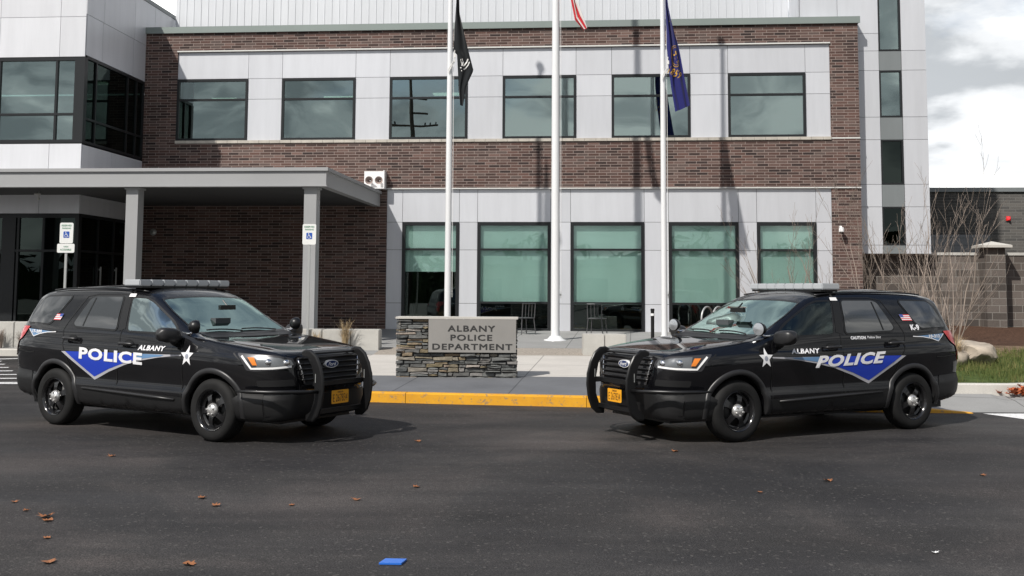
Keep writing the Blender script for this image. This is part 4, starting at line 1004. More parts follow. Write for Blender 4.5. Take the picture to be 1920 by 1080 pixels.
for _t in (TOPX, BOTX, WFX, SHX, BELT, RAIL):
    for _i, _e in enumerate(_t): _t[_i] = (RX(_e[0]),) + tuple(_e[1:])
def RP(poly): return [(RX(a), b_) for a, b_ in poly]
def TP(tab, x, k=1): return pch([t[0] for t in tab], [t[k] for t in tab], x)
def section(x):
    top = TP(TOPX, x); bot = TP(BOTX, x); wf = TP(WFX, x); sh = min(TP(SHX, x), top-.01)
    H_ = sh-bot; rows = []
    for t, y in ((0, .70), (.015, .88), (.10, .950), (.30, .978), (.365, .974), (.43, .952), (.55, .962), (.74, .983), (.90, .980), (.965, .966), (1.0, .948)):
        rows.append((y*wf, bot+t*H_))
    by, bz = TP(BELT, x, 1), TP(BELT, x, 2); ry, rz = TP(RAIL, x, 1), TP(RAIL, x, 2)
    by = min(by, .965*wf); rows.append(((.955*wf*.5+by*.5)*1.005, sh*.45+bz*.55)); rows.append((by, bz))
    rows.append((by*.68+ry*.32+.006, bz*.66+rz*.34)); rows.append((by*.34+ry*.66+.008, bz*.33+rz*.67)); rows.append((ry, rz))
    rows.append((ry*.9, rz+(top-rz)*.42)); rows.append((ry*.72, rz+(top-rz)*.72)); rows.append((ry*.4, rz+(top-rz)*.94)); rows.append((0, top))
    return [(0, bot)] + rows
XS = sorted(set([round(v, 4) for v in list(np.linspace(.955, .84, 9)) + list(np.linspace(.84, .4, 12)) + list(np.linspace(.4, -.4, 14)) + list(np.linspace(-.4, -1.5, 24)) + list(np.linspace(-1.5, -3.4, 30)) + list(np.linspace(-3.4, RX(-4.04), 26))]), reverse=True)
def body_mesh():
    q = M(); secs = []
    for x in XS:
        P = section(x); F = []
        # refine rows with Catmull-Rom, keeping the first two straight
        for i in range(len(P)-1):
            p0 = P[max(i-1, 0)]; p1 = P[i]; p2 = P[i+1]; p3 = P[min(i+2, len(P)-1)]
            n = 1 if i < 2 else 2
            for k in range(n):
                t = k/n
                f = lambda a, b_, c, d: .5*((2*b_)+(-a+c)*t+(2*a-5*b_+4*c-d)*t*t+(-a+3*b_-3*c+d)*t**3)
                F.append((f(p0[0], p1[0], p2[0], p3[0]), f(p0[1], p1[1], p2[1], p3[1])) if n > 1 else p1)
        F.append(P[-1]); secs.append([(x, y, z) for y, z in F])
    k = len(secs[0]); ring = 2*k-2
    for s_ in secs:
        for p in s_: q.v.append(p)
        for p in s_[-2:0:-1]: q.v.append((p[0], -p[1], p[2]))
    for i in range(len(secs)-1):
        for j in range(ring):
            q.f.append((i*ring+j, i*ring+(j+1) % ring, (i+1)*ring+(j+1) % ring, (i+1)*ring+j)); q.m.append(0)
    q.f.append(tuple(range(ring))[::-1]); q.m.append(0); q.f.append(tuple((len(secs)-1)*ring+j for j in range(ring))); q.m.append(0)
    return q
_bq = body_mesh()
tmp = _bq.build('tmp_body', PAINT, smooth=True)
BV = BVHTree.FromPolygons([v.co.copy() for v in tmp.data.vertices], [tuple(p.vertices) for p in tmp.data.polygons])
# wheel arches
def boolean(ob, cutq):
    c = cutq.build('tmp_cut', CLAD); md = ob.modifiers.new('b', 'BOOLEAN'); md.operation = 'DIFFERENCE'; md.object = c; md.solver = 'EXACT'
    dg = bpy.context.evaluated_depsgraph_get(); me = bpy.data.meshes.new_from_object(ob.evaluated_get(dg), depsgraph=dg)
    ob.modifiers.clear(); ob.data = me; cm = c.data; bpy.data.objects.remove(c); bpy.data.meshes.remove(cm)
WB = -2.866; AR = .425
q = M()
for x in (0, WB):
    for s_ in (1, -1): q.lathe([(0, 0), (AR, 0), (AR, .6), (0, .6)], 40, mtx=Matrix.Translation((x, s_*.60 if s_ > 0 else -1.2, .365)) @ Matrix.Rotation(-PI/2, 4, 'X'))
bm = bmesh.new(); bm.free()
boolean(tmp, q)
BODY_ME = tmp.data; BODY_ME.name = 'body'
BODY_ME.polygons.foreach_set('use_smooth', [True]*len(BODY_ME.polygons)); BODY_ME.set_sharp_from_angle(angle=R(40))
bpy.data.objects.remove(tmp)
# ----- carve the window openings of the front doors and the windscreen out, so that the cabin shows
def fill2d(polys, L=.09):
    """triangulated, refined planar fill of polygon (list of 2D loops)"""
    bm = bmesh.new()
    vs = [bm.verts.new((a, b_, 0)) for a, b_ in polys]; f = bm.faces.new(vs)
    bmesh.ops.triangulate(bm, faces=[f])
    for _ in range(7):
        lg = [e for e in bm.edges if e.calc_length() > L]
        if not lg: break
        bmesh.ops.subdivide_edges(bm, edges=lg, cuts=1); bmesh.ops.triangulate(bm, faces=[f_ for f_ in bm.faces if len(f_.verts) > 3])
    bm.verts.index_update(); P = [(v.co.x, v.co.y) for v in bm.verts]; F = [tuple(v.index for v in f_.verts) for f_ in bm.faces]; bm.free(); return P, F
def proj(P, F, mode, off, s_=1, q=None, mi=0):
    """throw planar points on to the body. mode: 'side' (x,z), 'front' (y,z), 'top' (x,y), or an angle in the ground plane (a,z)"""
    q = q or M(); vs = []
    for a, b_ in P:
        if mode == 'side': o_ = Vector((a, s_*3, b_)); d = Vector((0, -s_, 0))
        elif mode == 'front': o_ = Vector((3, a, b_)); d = Vector((-1, 0, 0))
        elif mode == 'rear': o_ = Vector((-7, a, b_)); d = Vector((1, 0, 0))
        elif mode == 'top': o_ = Vector((a, b_, 4)); d = Vector((0, 0, -1))
        else:
            d = Vector((-math.cos(mode), -s_*math.sin(mode), 0)); A = Vector((-math.sin(mode), s_*math.cos(mode), 0)); o_ = A*a - d*3 + Vector((0, 0, b_))
        h = BV.ray_cast(o_, d)
        if h[0] is None: h2 = BV.find_nearest(o_ + d*2.2); p = h2[0]; n = h2[1]
        else: p, n = h[0], h[1]
        if n.dot(d) > 0: n = -n
        vs.append(p + n*off)
    q.add(vs, F, mi); return q
def patch(name, poly, mode, off, m, parent, s_=1, L=.09, smooth=True):
    if mode == 'side' and False: pass
    P, F = fill2d(poly, L)
    return proj(P, F, mode, off, s_).build(name, m, parent, smooth=smooth, fix=False)
def rnd_poly(pts, r=.03, n=4):
    """round the corners of a polygon"""
    o = []; k = len(pts)
    for i in range(k):
        a, p, c = Vector(pts[i-1]), Vector(pts[i]), Vector(pts[(i+1) % k])
        rr = min(r, (a-p).length*.45, (c-p).length*.45); u = (a-p).normalized()*rr; v = (c-p).normalized()*rr
        for j in range(n+1):
            t = j/n; o.append(tuple((p+u)*(1-t)**2 + p*2*t*(1-t) + (p+v)*t*t))
    return o
def line_strip(pts, wd):
    P = []; F = []
    pts = [Vector(p) for p in pts]
    # densify
    dn = []
    for a, b_ in zip(pts, pts[1:]):
        n = max(1, int((b_-a).length/.06)); dn += [a.lerp(b_, i/n) for i in range(n)]
    dn.append(pts[-1])
    for i, p in enumerate(dn):
        d = (dn[min(i+1, len(dn)-1)]-dn[max(i-1, 0)]).normalized(); n_ = Vector((-d.y, d.x))*wd/2; P += [tuple(p-n_), tuple(p+n_)]
        if i: F.append((2*i-2, 2*i-1, 2*i+1, 2*i))
    return P, F
QW = rnd_poly(RP([(-3.66, 1.31), (-3.50, 1.61), (-3.40, 1.645), (-2.86, 1.655), (-3.03, 1.36), (-3.10, 1.30)]), .05)
RD = rnd_poly([(-2.54, 1.275), (-2.60, 1.31), (-2.45, 1.63), (-2.38, 1.655), (-1.84, 1.655), (-1.745, 1.25)], .04)
FD = rnd_poly([(-1.53, 1.245), (-1.66, 1.645), (-1.42, 1.64), (-1.27, 1.59), (-.82, 1.35), (-.70, 1.26), (-.76, 1.232)], .04)
WS = [(-.745, 1.245), (-.71, 1.50), (-.665, 1.625), (-.35, 1.648), (0, 1.655), (.35, 1.648), (.665, 1.625), (.71, 1.50), (.745, 1.245), (.4, 1.232), (0, 1.228), (-.4, 1.232)]
WS = rnd_poly(WS, .03, 2)
def holes():
    ob = bpy.data.objects.new('tmp2', BODY_ME); C.objects.link(ob)
    for s_ in (1, -1):
        q = M(); q.prism(FD, s_*.5, s_*1.3); boolean(ob, q)
    q = M(); q.prism([(a*.985, b_) for a, b_ in WS], -1.35, .2, 'yz'); boolean(ob, q)
    me = ob.data; bpy.data.objects.remove(ob); return me
BODY_ME = holes(); BODY_ME.name = 'body'
def shrink_cut(): pass
def wheel_parts(q_=None):
    t = M(); W = .123; RO = .3635
    prof = [(.236, -W+.02), (.245, -W+.002), (.29, -W-.006), (.325, -W), (.347, -W+.016), (.3605, -W+.035), (RO, -W+.05)]
    for g_ in (-.055, -.02, .02, .055): prof += [(RO, g_-.006), (RO-.008, g_-.004), (RO-.008, g_+.004), (RO, g_+.006)]
    prof += [(RO, W-.05), (.3605, W-.035), (.347, W-.016), (.325, W), (.29, W+.006), (.245, W-.002), (.236, W-.02)]
    t.lathe(prof, 56); 
    r = M()
    r.lathe([(.236, -W+.02), (.236, W-.018), (.240, W-.006), (.236, W-.002), (.224, W-.010), (.214, W-.035), (.208, W-.06), (.20, -W+.03)], 48)
    # steel disc with five broad spokes and openings
    for k in range(5):
        a0 = k*2*PI/5 + .31
        for (r0, r1, w0, w1, h0, h1) in ((.055, .215, .045, .040, W-.055, W-.062),):
            pts = []
            for rr, ww, hh in ((.05, .040, W-.04), (.10, .030, W-.026), (.16, .034, W-.038), (.213, .058, W-.062)):
                for sg_ in (-1, 1): pts.append(Vector((rr, sg_*ww, hh)))
                for sg_ in (-1, 1): pts.append(Vector((rr, sg_*ww*.9, hh-.03)))
            mt = Matrix.Rotation(a0, 4, 'Z'); vs = [mt @ p for p in pts]; fs = []
            for i in range(3):
                b0, b1 = i*4, i*4+4
                fs += [(b0, b0+1, b1+1, b1), (b0+1, b0+3, b1+3, b1+1), (b0+3, b0+2, b1+2, b1+3), (b0+2, b0, b1, b1+2)]
            r.add(vs, fs)
    r.lathe([(.205, W-.065), (.19, W-.075), (.18, W-.078)], 48); r.lathe([(0, W-.035), (.062, W-.035), (.075, W-.05), (.075, W-.09)], 30)
    bk = M(); bk.lathe([(0, W-.10), (.165, W-.10), (.165, W-.12), (0, W-.12)], 36); bk.lathe([(0, W-.13), (.225, W-.13)], 30)
    h = M(); h.lathe([(0, W+.018), (.03, W+.016), (.060, W+.004), (.076, W-.012), (.082, W-.036)], 30)
    for k in range(5):
        a = k*2*PI/5; h.lathe([(0, .030), (.010, .028), (.013, 0)], 8, mtx=Matrix.Translation((.052*math.cos(a), .052*math.sin(a), W-.008)))
    return t, r, bk, h
_wt = None
def seat(q, x, y):
    q.box(x-.25, x+.25, y-.25, y+.25, .55, .75); 
    q.prism([(x-.32, .72), (x-.18, .72), (x-.30, 1.35), (x-.40, 1.35)], y-.23, y+.23); q.prism([(x-.42, 1.36), (x-.32, 1.36), (x-.35, 1.56), (x-.44, 1.56)], y-.13, y+.13)

def police_car(loc, rotz, label, unit, k9, lb):
    car = thing('police_vehicle', label, 'police car', loc, rotz, 'black police sport utility vehicles')
    bo = bpy.data.objects.new('body', BODY_ME); C.objects.link(bo); bo.parent = car
    # underbody, wells, cabin
    q = M(); q.box(-3.75, .75, -.62, .62, .22, .34); q.box(-3.3, .45, -.58, .58, .34, .5)
    for x in (0, WB): q.tube([(x, -.8, .365), (x, .8, .365)], .06, 10)
    q.build('underbody', CLAD, car)
    q = M(); seat(q, -1.35, .40); seat(q, -1.35, -.40); q.box(-1.9, -1.8, -.7, .7, .9, 1.60); q.prism([(-.45, 1.16), (-.95, 1.17), (-1.0, .9), (-.45, .8)], -.78, .78)
    q.build('cabin', SEATM, car)
    q = M(); q.tube([(-1.02 + .04*math.sin(a), .40+.18*math.cos(a), 1.08+.17*math.sin(a)) for a in np.linspace(0, 2*PI, 20)], .014, 6, cap=False); q.build('steering_wheel', SEATM, car)
    q = M(); q.box(-3.4, -1.35, -.58, .58, 1.60, 1.61); q.build('headliner', HEADL, car)
    q = M(); q.box(-.80, -.76, -.13, .13, 1.50, 1.56); q.tube([(-.78, 0, 1.55), (-.86, 0, 1.62)], .01, 6); q.build('rear_view_mirror', SEAL, car)
    q = M(); q.box(-.75, -.66, -.30, -.05, 1.19, 1.40); q.build('laptop', SEATM, car)
    # glass
    def gpart(name, poly, s_, m, off=.007, mode='side', grow=.022):
        c = Vector((sum(p[0] for p in poly)/len(poly), sum(p[1] for p in poly)/len(poly)))
        n = len(poly); outer = []
        for i in range(n):
            a, p, d = Vector(poly[i-1]), Vector(poly[i]), Vector(poly[(i+1) % n]); t = (d-a).normalized(); nn = Vector((t.y, -t.x))
            if nn.dot(p-c) < 0: nn = -nn
            outer.append(tuple(p+nn*grow))
        # seal ring
        P = []; F = []
        for i in range(n): P += [poly[i], outer[i]]
        for i in range(n): j = (i+1) % n; F.append((2*i, 2*i+1, 2*j+1, 2*j))
        fr = proj(P, F, mode, .005, s_).build(name, SEAL, car, smooth=True, fix=False)
        P, F = fill2d(poly); g_ = proj(P, F, mode, off, s_).build('glass', m, fr, smooth=True, fix=False); return fr
    for s_ in (1, -1):
        gpart('quarter_window', QW, s_, CGL, .008); w2 = gpart('rear_door_window', RD, s_, CGL, .008); gpart('front_door_window', FD, s_, CGLF, .003)
        P, F = line_strip([(-2.40, 1.28), (-2.36, 1.64)], .022); proj(P, F, 'side', .011, s_).build('window_divider', SEAL, w2, smooth=True, fix=False)
        P, F = line_strip([(-1.64, 1.25), (-1.75, 1.65)], .12); proj(P, F, 'side', .004, s_).build('door_pillar_trim', SEAL, car, smooth=True, fix=False)
    gpart('windscreen', WS, 1, CGLF2, .003, 'front', .02)
    gpart('tailgate_window', rnd_poly([(-.60, 1.22), (-.56, 1.55), (.56, 1.55), (.60, 1.22)], .06), 1, CGL, .008, 'rear', .02)
    # door seams, handles, cladding
    for s_ in (1, -1):
        q = M()
        for pts in ([(-.50, .40), (-.49, .9), (-.53, 1.12), (-.60, 1.215)], [(-1.66, .40), (-1.655, .95), (-1.64, 1.20), (-1.65, 1.3)], [(-2.43, .40), (-2.46, .62), (-2.62, .88), (-2.72, 1.05), (-2.76, 1.2), (-2.76, 1.26)],
                    [(-.60, 1.215), (-.9, 1.40), (-1.3, 1.62)], [(-3.30, .93), (-3.42, .92), (-3.75, .95)], [(.42, .95), (.30, 1.03)],
                    [(-1.65, 1.3), (-1.70, 1.45), (-1.76, 1.685)], [(-1.76, 1.69), (-2.34, 1.695), (-2.54, 1.66), (-2.72, 1.33), (-2.76, 1.24)], [(-.52, 1.215), (-1.2, 1.232)] if False else [(-.5, .405), (-1.6, .405)]):
            P, F = line_strip(pts, .014); proj(P, F, 'side', .0035, s_).build('panel_gap', SEAL, car, smooth=True, fix=False)
    q = M()
    for s_ in (1, -1):
        P, F = line_strip([(.62, s_*.80), (.3, s_*.845), (0, s_*.865), (-.35, s_*.86)], .010); proj(P, F, 'top', .004, 1).build('bonnet_gap', SEAL, car, smooth=True, fix=False)
    P, F = line_strip([(-.66, 1.005), (-.3, 1.025), (0, 1.03), (.3, 1.025), (.66, 1.005)], .014); proj(P, F, 'front', .004, 1, q)
    q.build('bonnet_gap', SEAL, car, smooth=True, fix=False)
    for s_ in (1, -1):
        P, F = fill2d([(-.46, .485), (-.46, .27), (-2.42, .27), (-2.42, .54)], .12); proj(P, F, 'side', .004, s_).build('sill_cladding', CLAD, car, smooth=True, fix=False)
        q = M(); pts = [(-.62, .475), (-2.28, .535)]
        q.tube([(x, s_*(.985), z) for x, z in ((-.60, .455), (-1.0, .468), (-1.62, .488), (-2.28, .51))], [.012, .02, .02, .014], 8); q.build('door_moulding', PLAS2, car, smooth=True)
        for x, z in ((-1.47, 1.085), (-2.55, 1.12)):
            q = M(); q.tube([(x+.13, s_*.972, z-.003), (x+.10, s_*1.006, z), (x-.05, s_*1.012, z+.004), (x-.11, s_*1.005, z+.005), (x-.13, s_*.97, z+.004)], [.014, .019, .02, .02, .014], 10); q.build('door_handle', PLAS2, car, smooth=True)
            P, F = fill2d([(x+.085*math.cos(a), z+.005+.045*math.sin(a)) for a in np.linspace(0, 2*PI, 16, endpoint=False)], .05); proj(P, F, 'side', .003, s_).build('handle_recess', SEAL, car, smooth=True, fix=False)
        # wheel arch flares: rounded strip following the body
        for x in (0, WB):
            q = M(); vs = []; n = 34; a0, a1 = (-.16, PI+.14)
            for i in range(n+1):
                a = a0+(a1-a0)*i/n; ring = []
                for rr, oo in ((AR-.006, -.05), (AR-.004, .010), (AR+.012, .020), (AR+.045, .016), (AR+.062, .006), (AR+.066, -.01)):
                    px_, pz = x+rr*math.cos(a), .365+rr*math.sin(a)
                    px2, pz2 = x+(AR+.04)*math.cos(a), .365+(AR+.04)*math.sin(a)
                    h = BV.ray_cast(Vector((px2, s_*3, max(pz2, .30))), Vector((0, -s_, 0))); yy = abs(h[0].y) if h[0] else .9
                    yy = max(yy, .86); ring.append((px_, s_*(yy+oo), pz))
                vs += ring
            fs = [(6*i+j, 6*(i+1)+j, 6*(i+1)+j+1, 6*i+j+1) for i in range(n) for j in range(5)]
            q.add(vs, fs); q.build('wheel_arch_flare', PLAS2, car, smooth=True)
    # bumpers
    for s_ in (1, -1):
        P, F = fill2d([(.28, .26), (.30, .50), (.44, .585), (.70, .585), (.70, .26)], .08); proj(P, F, 'side', .005, s_).build('lower_bumper', CLAD, car, smooth=True, fix=False)
        P, F = fill2d(RP([(-3.20, .30), (-3.30, .52), (-3.38, .68), (-3.98, .70), (-3.98, .36)]), .08); proj(P, F, 'side', .006, s_).build('rear_bumper', CLAD, car, smooth=True, fix=False)
    P, F = fill2d([(-.82, .28), (-.86, .56), (.86, .56), (.82, .28)], .1); proj(P, F, 'front', .005).build('lower_bumper', CLAD, car, smooth=True, fix=False)
    P, F = fill2d([(-.82, .40), (-.86, .68), (.86, .68), (.82, .40)], .1); proj(P, F, 'rear', .007).build('rear_bumper', CLAD, car, smooth=True, fix=False)
    # grille
    gp = rnd_poly([(-.46, .66), (-.53, .84), (-.55, .965), (-.50, .985), (.50, .985), (.55, .965), (.53, .84), (.46, .66)], .04)
    P, F = fill2d(gp, .07); gr_ = proj(P, F, 'front', .006).build('grille', BACK, car, smooth=True, fix=False)
    q = M()
    for z in (.965, .905, .845, .785, .725):
        pts = []
        for y in np.linspace(-.53+.25*max(0, .85-z), .53-.25*max(0, .85-z), 13):
            h = BV.ray_cast(Vector((3, y, z)), Vector((-1, 0, 0))); pts.append((h[0].x+.018 if h[0] else .9, y, z))
        q.tube(pts, .014, 6)
    q.build('grille_bars', BLACK, gr_, smooth=True)
    for s_ in (1, -1):
        q = M(); pts = [];
        for t_ in (0, .33, .66, 1):
            y = s_*(.53-.06*t_); z = .955-.27*t_; h = BV.ray_cast(Vector((3, y, z)), Vector((-1, 0, 0))); pts.append((h[0].x+.02, y, z))
        q.tube(pts, .009, 6)
        q.build('grille_surround', CHR, gr_, smooth=True)
    h = BV.ray_cast(Vector((3, 0, .89)), Vector((-1, 0, 0))); bx0 = h[0].x+.05
    q = M(); q.add([(bx0, .115*math.cos(a), .885+.046*math.sin(a)) for a in np.linspace(0, 2*PI, 28, endpoint=False)] + [(bx0-.04, .115*math.cos(a), .885+.046*math.sin(a)) for a in np.linspace(0, 2*PI, 28, endpoint=False)], [tuple(range(28))] + [(i, (i+1) % 28, 28+(i+1) % 28, 28+i) for i in range(28)])
    bd = q.build('badge', LEDW, gr_)
    q = M(); q.add([(bx0+.003, .103*math.cos(a), .885+.038*math.sin(a)) for a in np.linspace(0, 2*PI, 28, endpoint=False)], [tuple(range(28))]); q.build('badge_oval', mat('badge_blue', (.015, .035, .13), .2, coat=1), gr_, fix=False)
    vs, fs = fit_text(text_geo('Ford', 1, .01, shear=.3), -.07, .07, .863, .906); q = M(); q.add([(bx0+.006, a, z) for a, z in vs], fs); q.build('badge_script', LEDW, gr_, fix=False)
    # small hood lettering
    vs, fs = fit_text(text_geo('INTERCEPTOR', 1, .02, space=1.3), -.20, .20, 0, .022); q = M(); vv = []
    for a, z in vs: h = BV.ray_cast(Vector((.855-z*.9, a, 4)), Vector((0, 0, -1))); vv.append((.855-z*.9 if False else h[0].x, a, h[0].z+.004))
    vv = [];
    for a, z in vs: h = BV.ray_cast(Vector((.80+z*-1.0+.02, a, 4)), Vector((0, 0, -1))); vv.append((h[0].x*2-h[0].x, a, h[0].z+.004))
    q.add([( .82+ (v[0]-.82), v[1], v[2]) for v in vv], fs); q.build('hood_lettering', CHR, car, fix=False)
    # headlamps, projected diagonally
    th = .72
    def dp(x, y, z): return (-math.sin(th)*x+math.cos(th)*y, z)
    HLP = [dp(.37, .935, 1.035), dp(.62, .86, 1.018), dp(.80, .72, 1.005), dp(.885, .58, .975), dp(.925, .56, .90), dp(.925, .60, .865), dp(.80, .78, .845), dp(.60, .89, .83), dp(.50, .92, .84)]
    for s_ in (1, -1):
        hp = rnd_poly(HLP, .02, 2); P, F = fill2d(hp, .06)
        hb = proj(P, F, th, .004, s_).build('headlight', HLD, car, smooth=True, fix=False)
        P, F = fill2d([dp(.60, .87, 1.00), dp(.80, .72, .985), dp(.87, .60, .955), dp(.90, .58, .90), dp(.78, .78, .875), dp(.62, .88, .865)], .05); proj(P, F, th, .008, s_).build('reflector_recess', HLR, hb, smooth=True, fix=False)
        P, F = line_strip([dp(.44, .93, 1.0), dp(.56, .90, .862), dp(.78, .79, .868), dp(.90, .62, .885)], .022); proj(P, F, th, .012, s_).build('light_guide', LEDW, hb, smooth=True, fix=False)
        P, F = fill2d([dp(.50, .90, .985), dp(.58, .88, .985), dp(.62, .87, .90), dp(.57, .89, .90)], .05); proj(P, F, th, .012, s_).build('side_reflector', AMB, hb, smooth=True, fix=False)
        for (x, y, z) in ((.72, .79, .935), (.855, .645, .925)):
            h = BV.ray_cast(Vector((x, s_*y, z))+Vector((math.cos(th), s_*math.sin(th), 0))*2, Vector((-math.cos(th), -s_*math.sin(th), 0)))
            q = M(); mt = Matrix.Translation(h[0]+Vector((.012, s_*.012, 0))) @ Vector((math.cos(th*.6), s_*math.sin(th*.6), .05)).to_track_quat('Z', 'Y').to_matrix().to_4x4()
            q.lathe([(0, .012), (.02, .010), (.036, 0), (.040, -.02)], 18, mtx=mt); q.build('projector_lens', CHR, hb, smooth=True)
        fp = rnd_poly([dp(.62, .88, .73), dp(.93, .60, .74), dp(.93, .58, .665), dp(.64, .87, .655)], .02, 2); P, F = fill2d(fp, .06); proj(P, F, th, .004, s_).build('fog_lamp_recess', CLAD, car, smooth=True, fix=False)
        # tail lamps
        P, F = fill2d(rnd_poly(RP([(-3.54, 1.255), (-3.985, 1.26), (-3.985, .86), (-3.90, .86), (-3.83, 1.06), (-3.68, 1.14)]), .025), .05); proj(P, F, 'side', .012, s_).build('tail_light', TAILR, car, smooth=True, fix=False)
        # mirrors
        q = M(); yc = s_*1.08; L_ = 14
        for i, t_ in enumerate(np.linspace(-1, 1, L_)):
            w_ = (1-abs(t_)**3.2)**.5 if abs(t_) < 1 else 0; y = yc + s_*t_*.15
            for a in np.linspace(0, 2*PI, 18, endpoint=False):
                ca, sa = math.cos(a), math.sin(a); e = .6
                q.v.append((-.62+.092*w_*(abs(ca)**e)*(1 if ca > 0 else -1)-.02*t_, y, 1.215+.090*w_*(abs(sa)**e)*(1 if sa > 0 else -1)+.012*t_))
        for i in range(L_-1):
            for j in range(18): q.f.append((i*18+j, i*18+(j+1) % 18, (i+1)*18+(j+1) % 18, (i+1)*18+j)); q.m.append(0)
        mr_ = q.build('door_mirror', PLAS2, car, smooth=True)
        q = M(); q.tube([(-.62, s_*.90, 1.10), (-.63, s_*.97, 1.125), (-.63, s_*1.03, 1.17)], [.05, .042, .045], 10); q.build('mirror_arm', BLACK, mr_, smooth=True)
        # spotlights on the pillar
        q = M(); c0_ = Vector((-.41, s_*.87, 1.315)); dr = Vector((.95, .25, .02) if k9 else (.35, .95, -.05)).normalized()
        mt = Matrix.Translation(c0_) @ dr.to_track_quat('Z', 'Y').to_matrix().to_4x4()
        q.lathe([(0, -.072), (.042, -.064), (.068, -.038), (.080, 0), (.081, .03), (.076, .038)], 24, mtx=mt); sp_ = q.build('spotlight', BLACK, car, smooth=True)
        q = M(); q.lathe([(.076, .037), (.05, .043), (0, .047)], 24, mtx=mt); q.build('spotlight_lens', HLB, sp_, smooth=True)
        q = M(); q.tube([(-.42, s_*.87, 1.26), (-.48, s_*.87, 1.225), (-.62, s_*.86, 1.24)], .017, 8); q.build('spotlight_arm', CHR, sp_, smooth=True)
        # roof rail
        q = M(); q.tube([(x, s_*(TP(RAIL, x, 1)-.03), TP(RAIL, x, 2)+.045) for x in np.linspace(-1.45, -3.35, 14)], .012, 6); q.build('roof_rail', BLACK, car, smooth=True)
    q = M()
    for y0_, y1_ in ((.55, -.02), (-.05, -.60)):
        pts = []
        for t_ in np.linspace(0, 1, 8):
            y = y0_+(y1_-y0_)*t_; z = 1.232+.012*math.sin(t_*PI)+.02*t_; h = BV.ray_cast(Vector((3, y, z)), Vector((-1, 0, 0))); pts.append((h[0].x+.02, y, h[0].z+.015))
        q.tube(pts, .009, 5)
    q.build('wipers', SEAL, car, smooth=True)
    P, F = fill2d(rnd_poly([(-.74, 1.185), (-.74, 1.228), (.74, 1.228), (.74, 1.185)], .01, 2), .09); proj(P, F, 'front', .003).build('cowl', CLAD, car, smooth=True, fix=False)
    for s_ in (1, -1):     # hood vents / power bulge creases
        P, F = fill2d(rnd_poly([(.10, s_*.30), (.02, s_*.62), (-.06, s_*.62), (0, s_*.28)], .01, 2), .08); proj(P, F, 'top', .003).build('hood_vent', SEAL, car, smooth=True, fix=False)
    # antenna
    q = M(); q.prism([(-3.05, 1.74), (-3.22, 1.74), (-3.22, 1.80), (-3.16, 1.81)], -.03, .03); q.build('antenna', PLAS2, car)
    q = M(); q.tube([(-2.5, .2, 1.76), (-2.5, .2, 1.785)], .03, 10); q.build('antenna', WHITE, car)
    # wheels
    tq, rq, bq, hq = wheel_parts()
    for x in (0, WB):
        for s_ in (1, -1):
            mt = Matrix.Translation((x, s_*.845, .3635)) @ Matrix.Rotation(-s_*PI/2, 4, 'X') @ Matrix.Rotation(.4+x, 4, 'Z')
            def xf(src, name, m, par, auto=None):
                o = M(); o.add([mt @ Vector(v) for v in src.v], src.f); return o.build(name, m, par, smooth=True, auto=auto)
            wh = xf(tq, 'wheel', RUB, car, 40); xf(rq, 'rim', RIMB, wh, 40); xf(bq, 'brake_disc', mat('iron', (.05, .05, .05), .5, .5) if 'iron' not in MATS else MATS['iron'], wh); xf(hq, 'hub_cap', HUBM, wh, 50)
    # push bumper
    q = M(); q.box(1.06, 1.125, -.42, .42, .655, .705); pb = q.build('push_bumper', BLACK, car)
    for s_ in (1, -1):
        outer = [(.92, 1.03), (.97, 1.055), (1.04, 1.05), (1.12, .99), (1.18, .88), (1.22, .74), (1.225, .60), (1.205, .45), (1.16, .33), (1.09, .27), (1.0, .265)]
        inner = [(1.0, .325), (1.075, .375), (1.12, .50), (1.125, .68), (1.085, .87), (1.01, .985), (.93, 1.0)]
        q = M(); q.prism(outer+inner, s_*.44-.022, s_*.44+.022); q.tube([(x+.002, s_*.44, z) for x, z in outer], .021, 10)
        q.build('upright', BLACK, pb, smooth=True, auto=35)
        q = M(); q.box(1.135, 1.143, s_*.44-.027, s_*.44+.027, .70, .80); q.build('slot', GALV, pb)
        q = M(); q.tube([(1.17, s_*.46, .60), (1.13, s_*.60, .605), (1.03, s_*.76, .61), (.86, s_*.92, .61), (.60, s_*1.0, .61), (.44, s_*1.015, .61)], [.022, .022, .024, .024, .022, .010], 10); q.build('wing_bar', BLACK, pb, smooth=True)
    q = M(); q.box(1.05, 1.09, -.42, .42, .33, .38); q.build('crossbar', BLACK, pb)
    q = M(); q.tube([(.96, -.41, 1.02), (.96, .41, 1.02)], .014, 8); q.build('crossbar', BLACK, pb)
    # plate
    q = M(); q.prism(rrect(-.152, .152, .43, .585, .012, 2), 1.115, 1.119, 'yz'); pl = q.build('licence_plate', PLATE, car)
    q = M(); vs, fs = fit_text(text_geo('E 267834', 1, .0), -.13, .13, .452, .54); q.add([(1.121, a, z) for a, z in vs], fs)
    vs, fs = fit_text(text_geo('OREGON', 1, .02), -.05, .05, .552, .574); q.add([(1.121, a, z) for a, z in vs], fs)
    q.build('plate_lettering', PLATET, pl, fix=False)
    # light bar
    hl_, xc, zb_ = lb
    lbp = M().box(xc-.14, xc+.14, -hl_+.04, hl_-.04, zb_-.028, zb_-.002).build('lightbar', BLACK, car)
    q = M(); n = 8
    for i in range(n):
        a = -hl_+2*hl_*i/n; b2 = a+2*hl_/n; q.box(xc-.15, xc+.15, a+.0015, b2-.0015, zb_, zb_+.08)
    ob = q.build('lightbar_lens', LBAR, lbp)
    bm = bmesh.new(); bm.from_mesh(ob.data); bmesh.ops.bevel(bm, geom=list(bm.edges), offset=.012, segments=2, affect='EDGES'); bm.to_mesh(ob.data); bm.free()
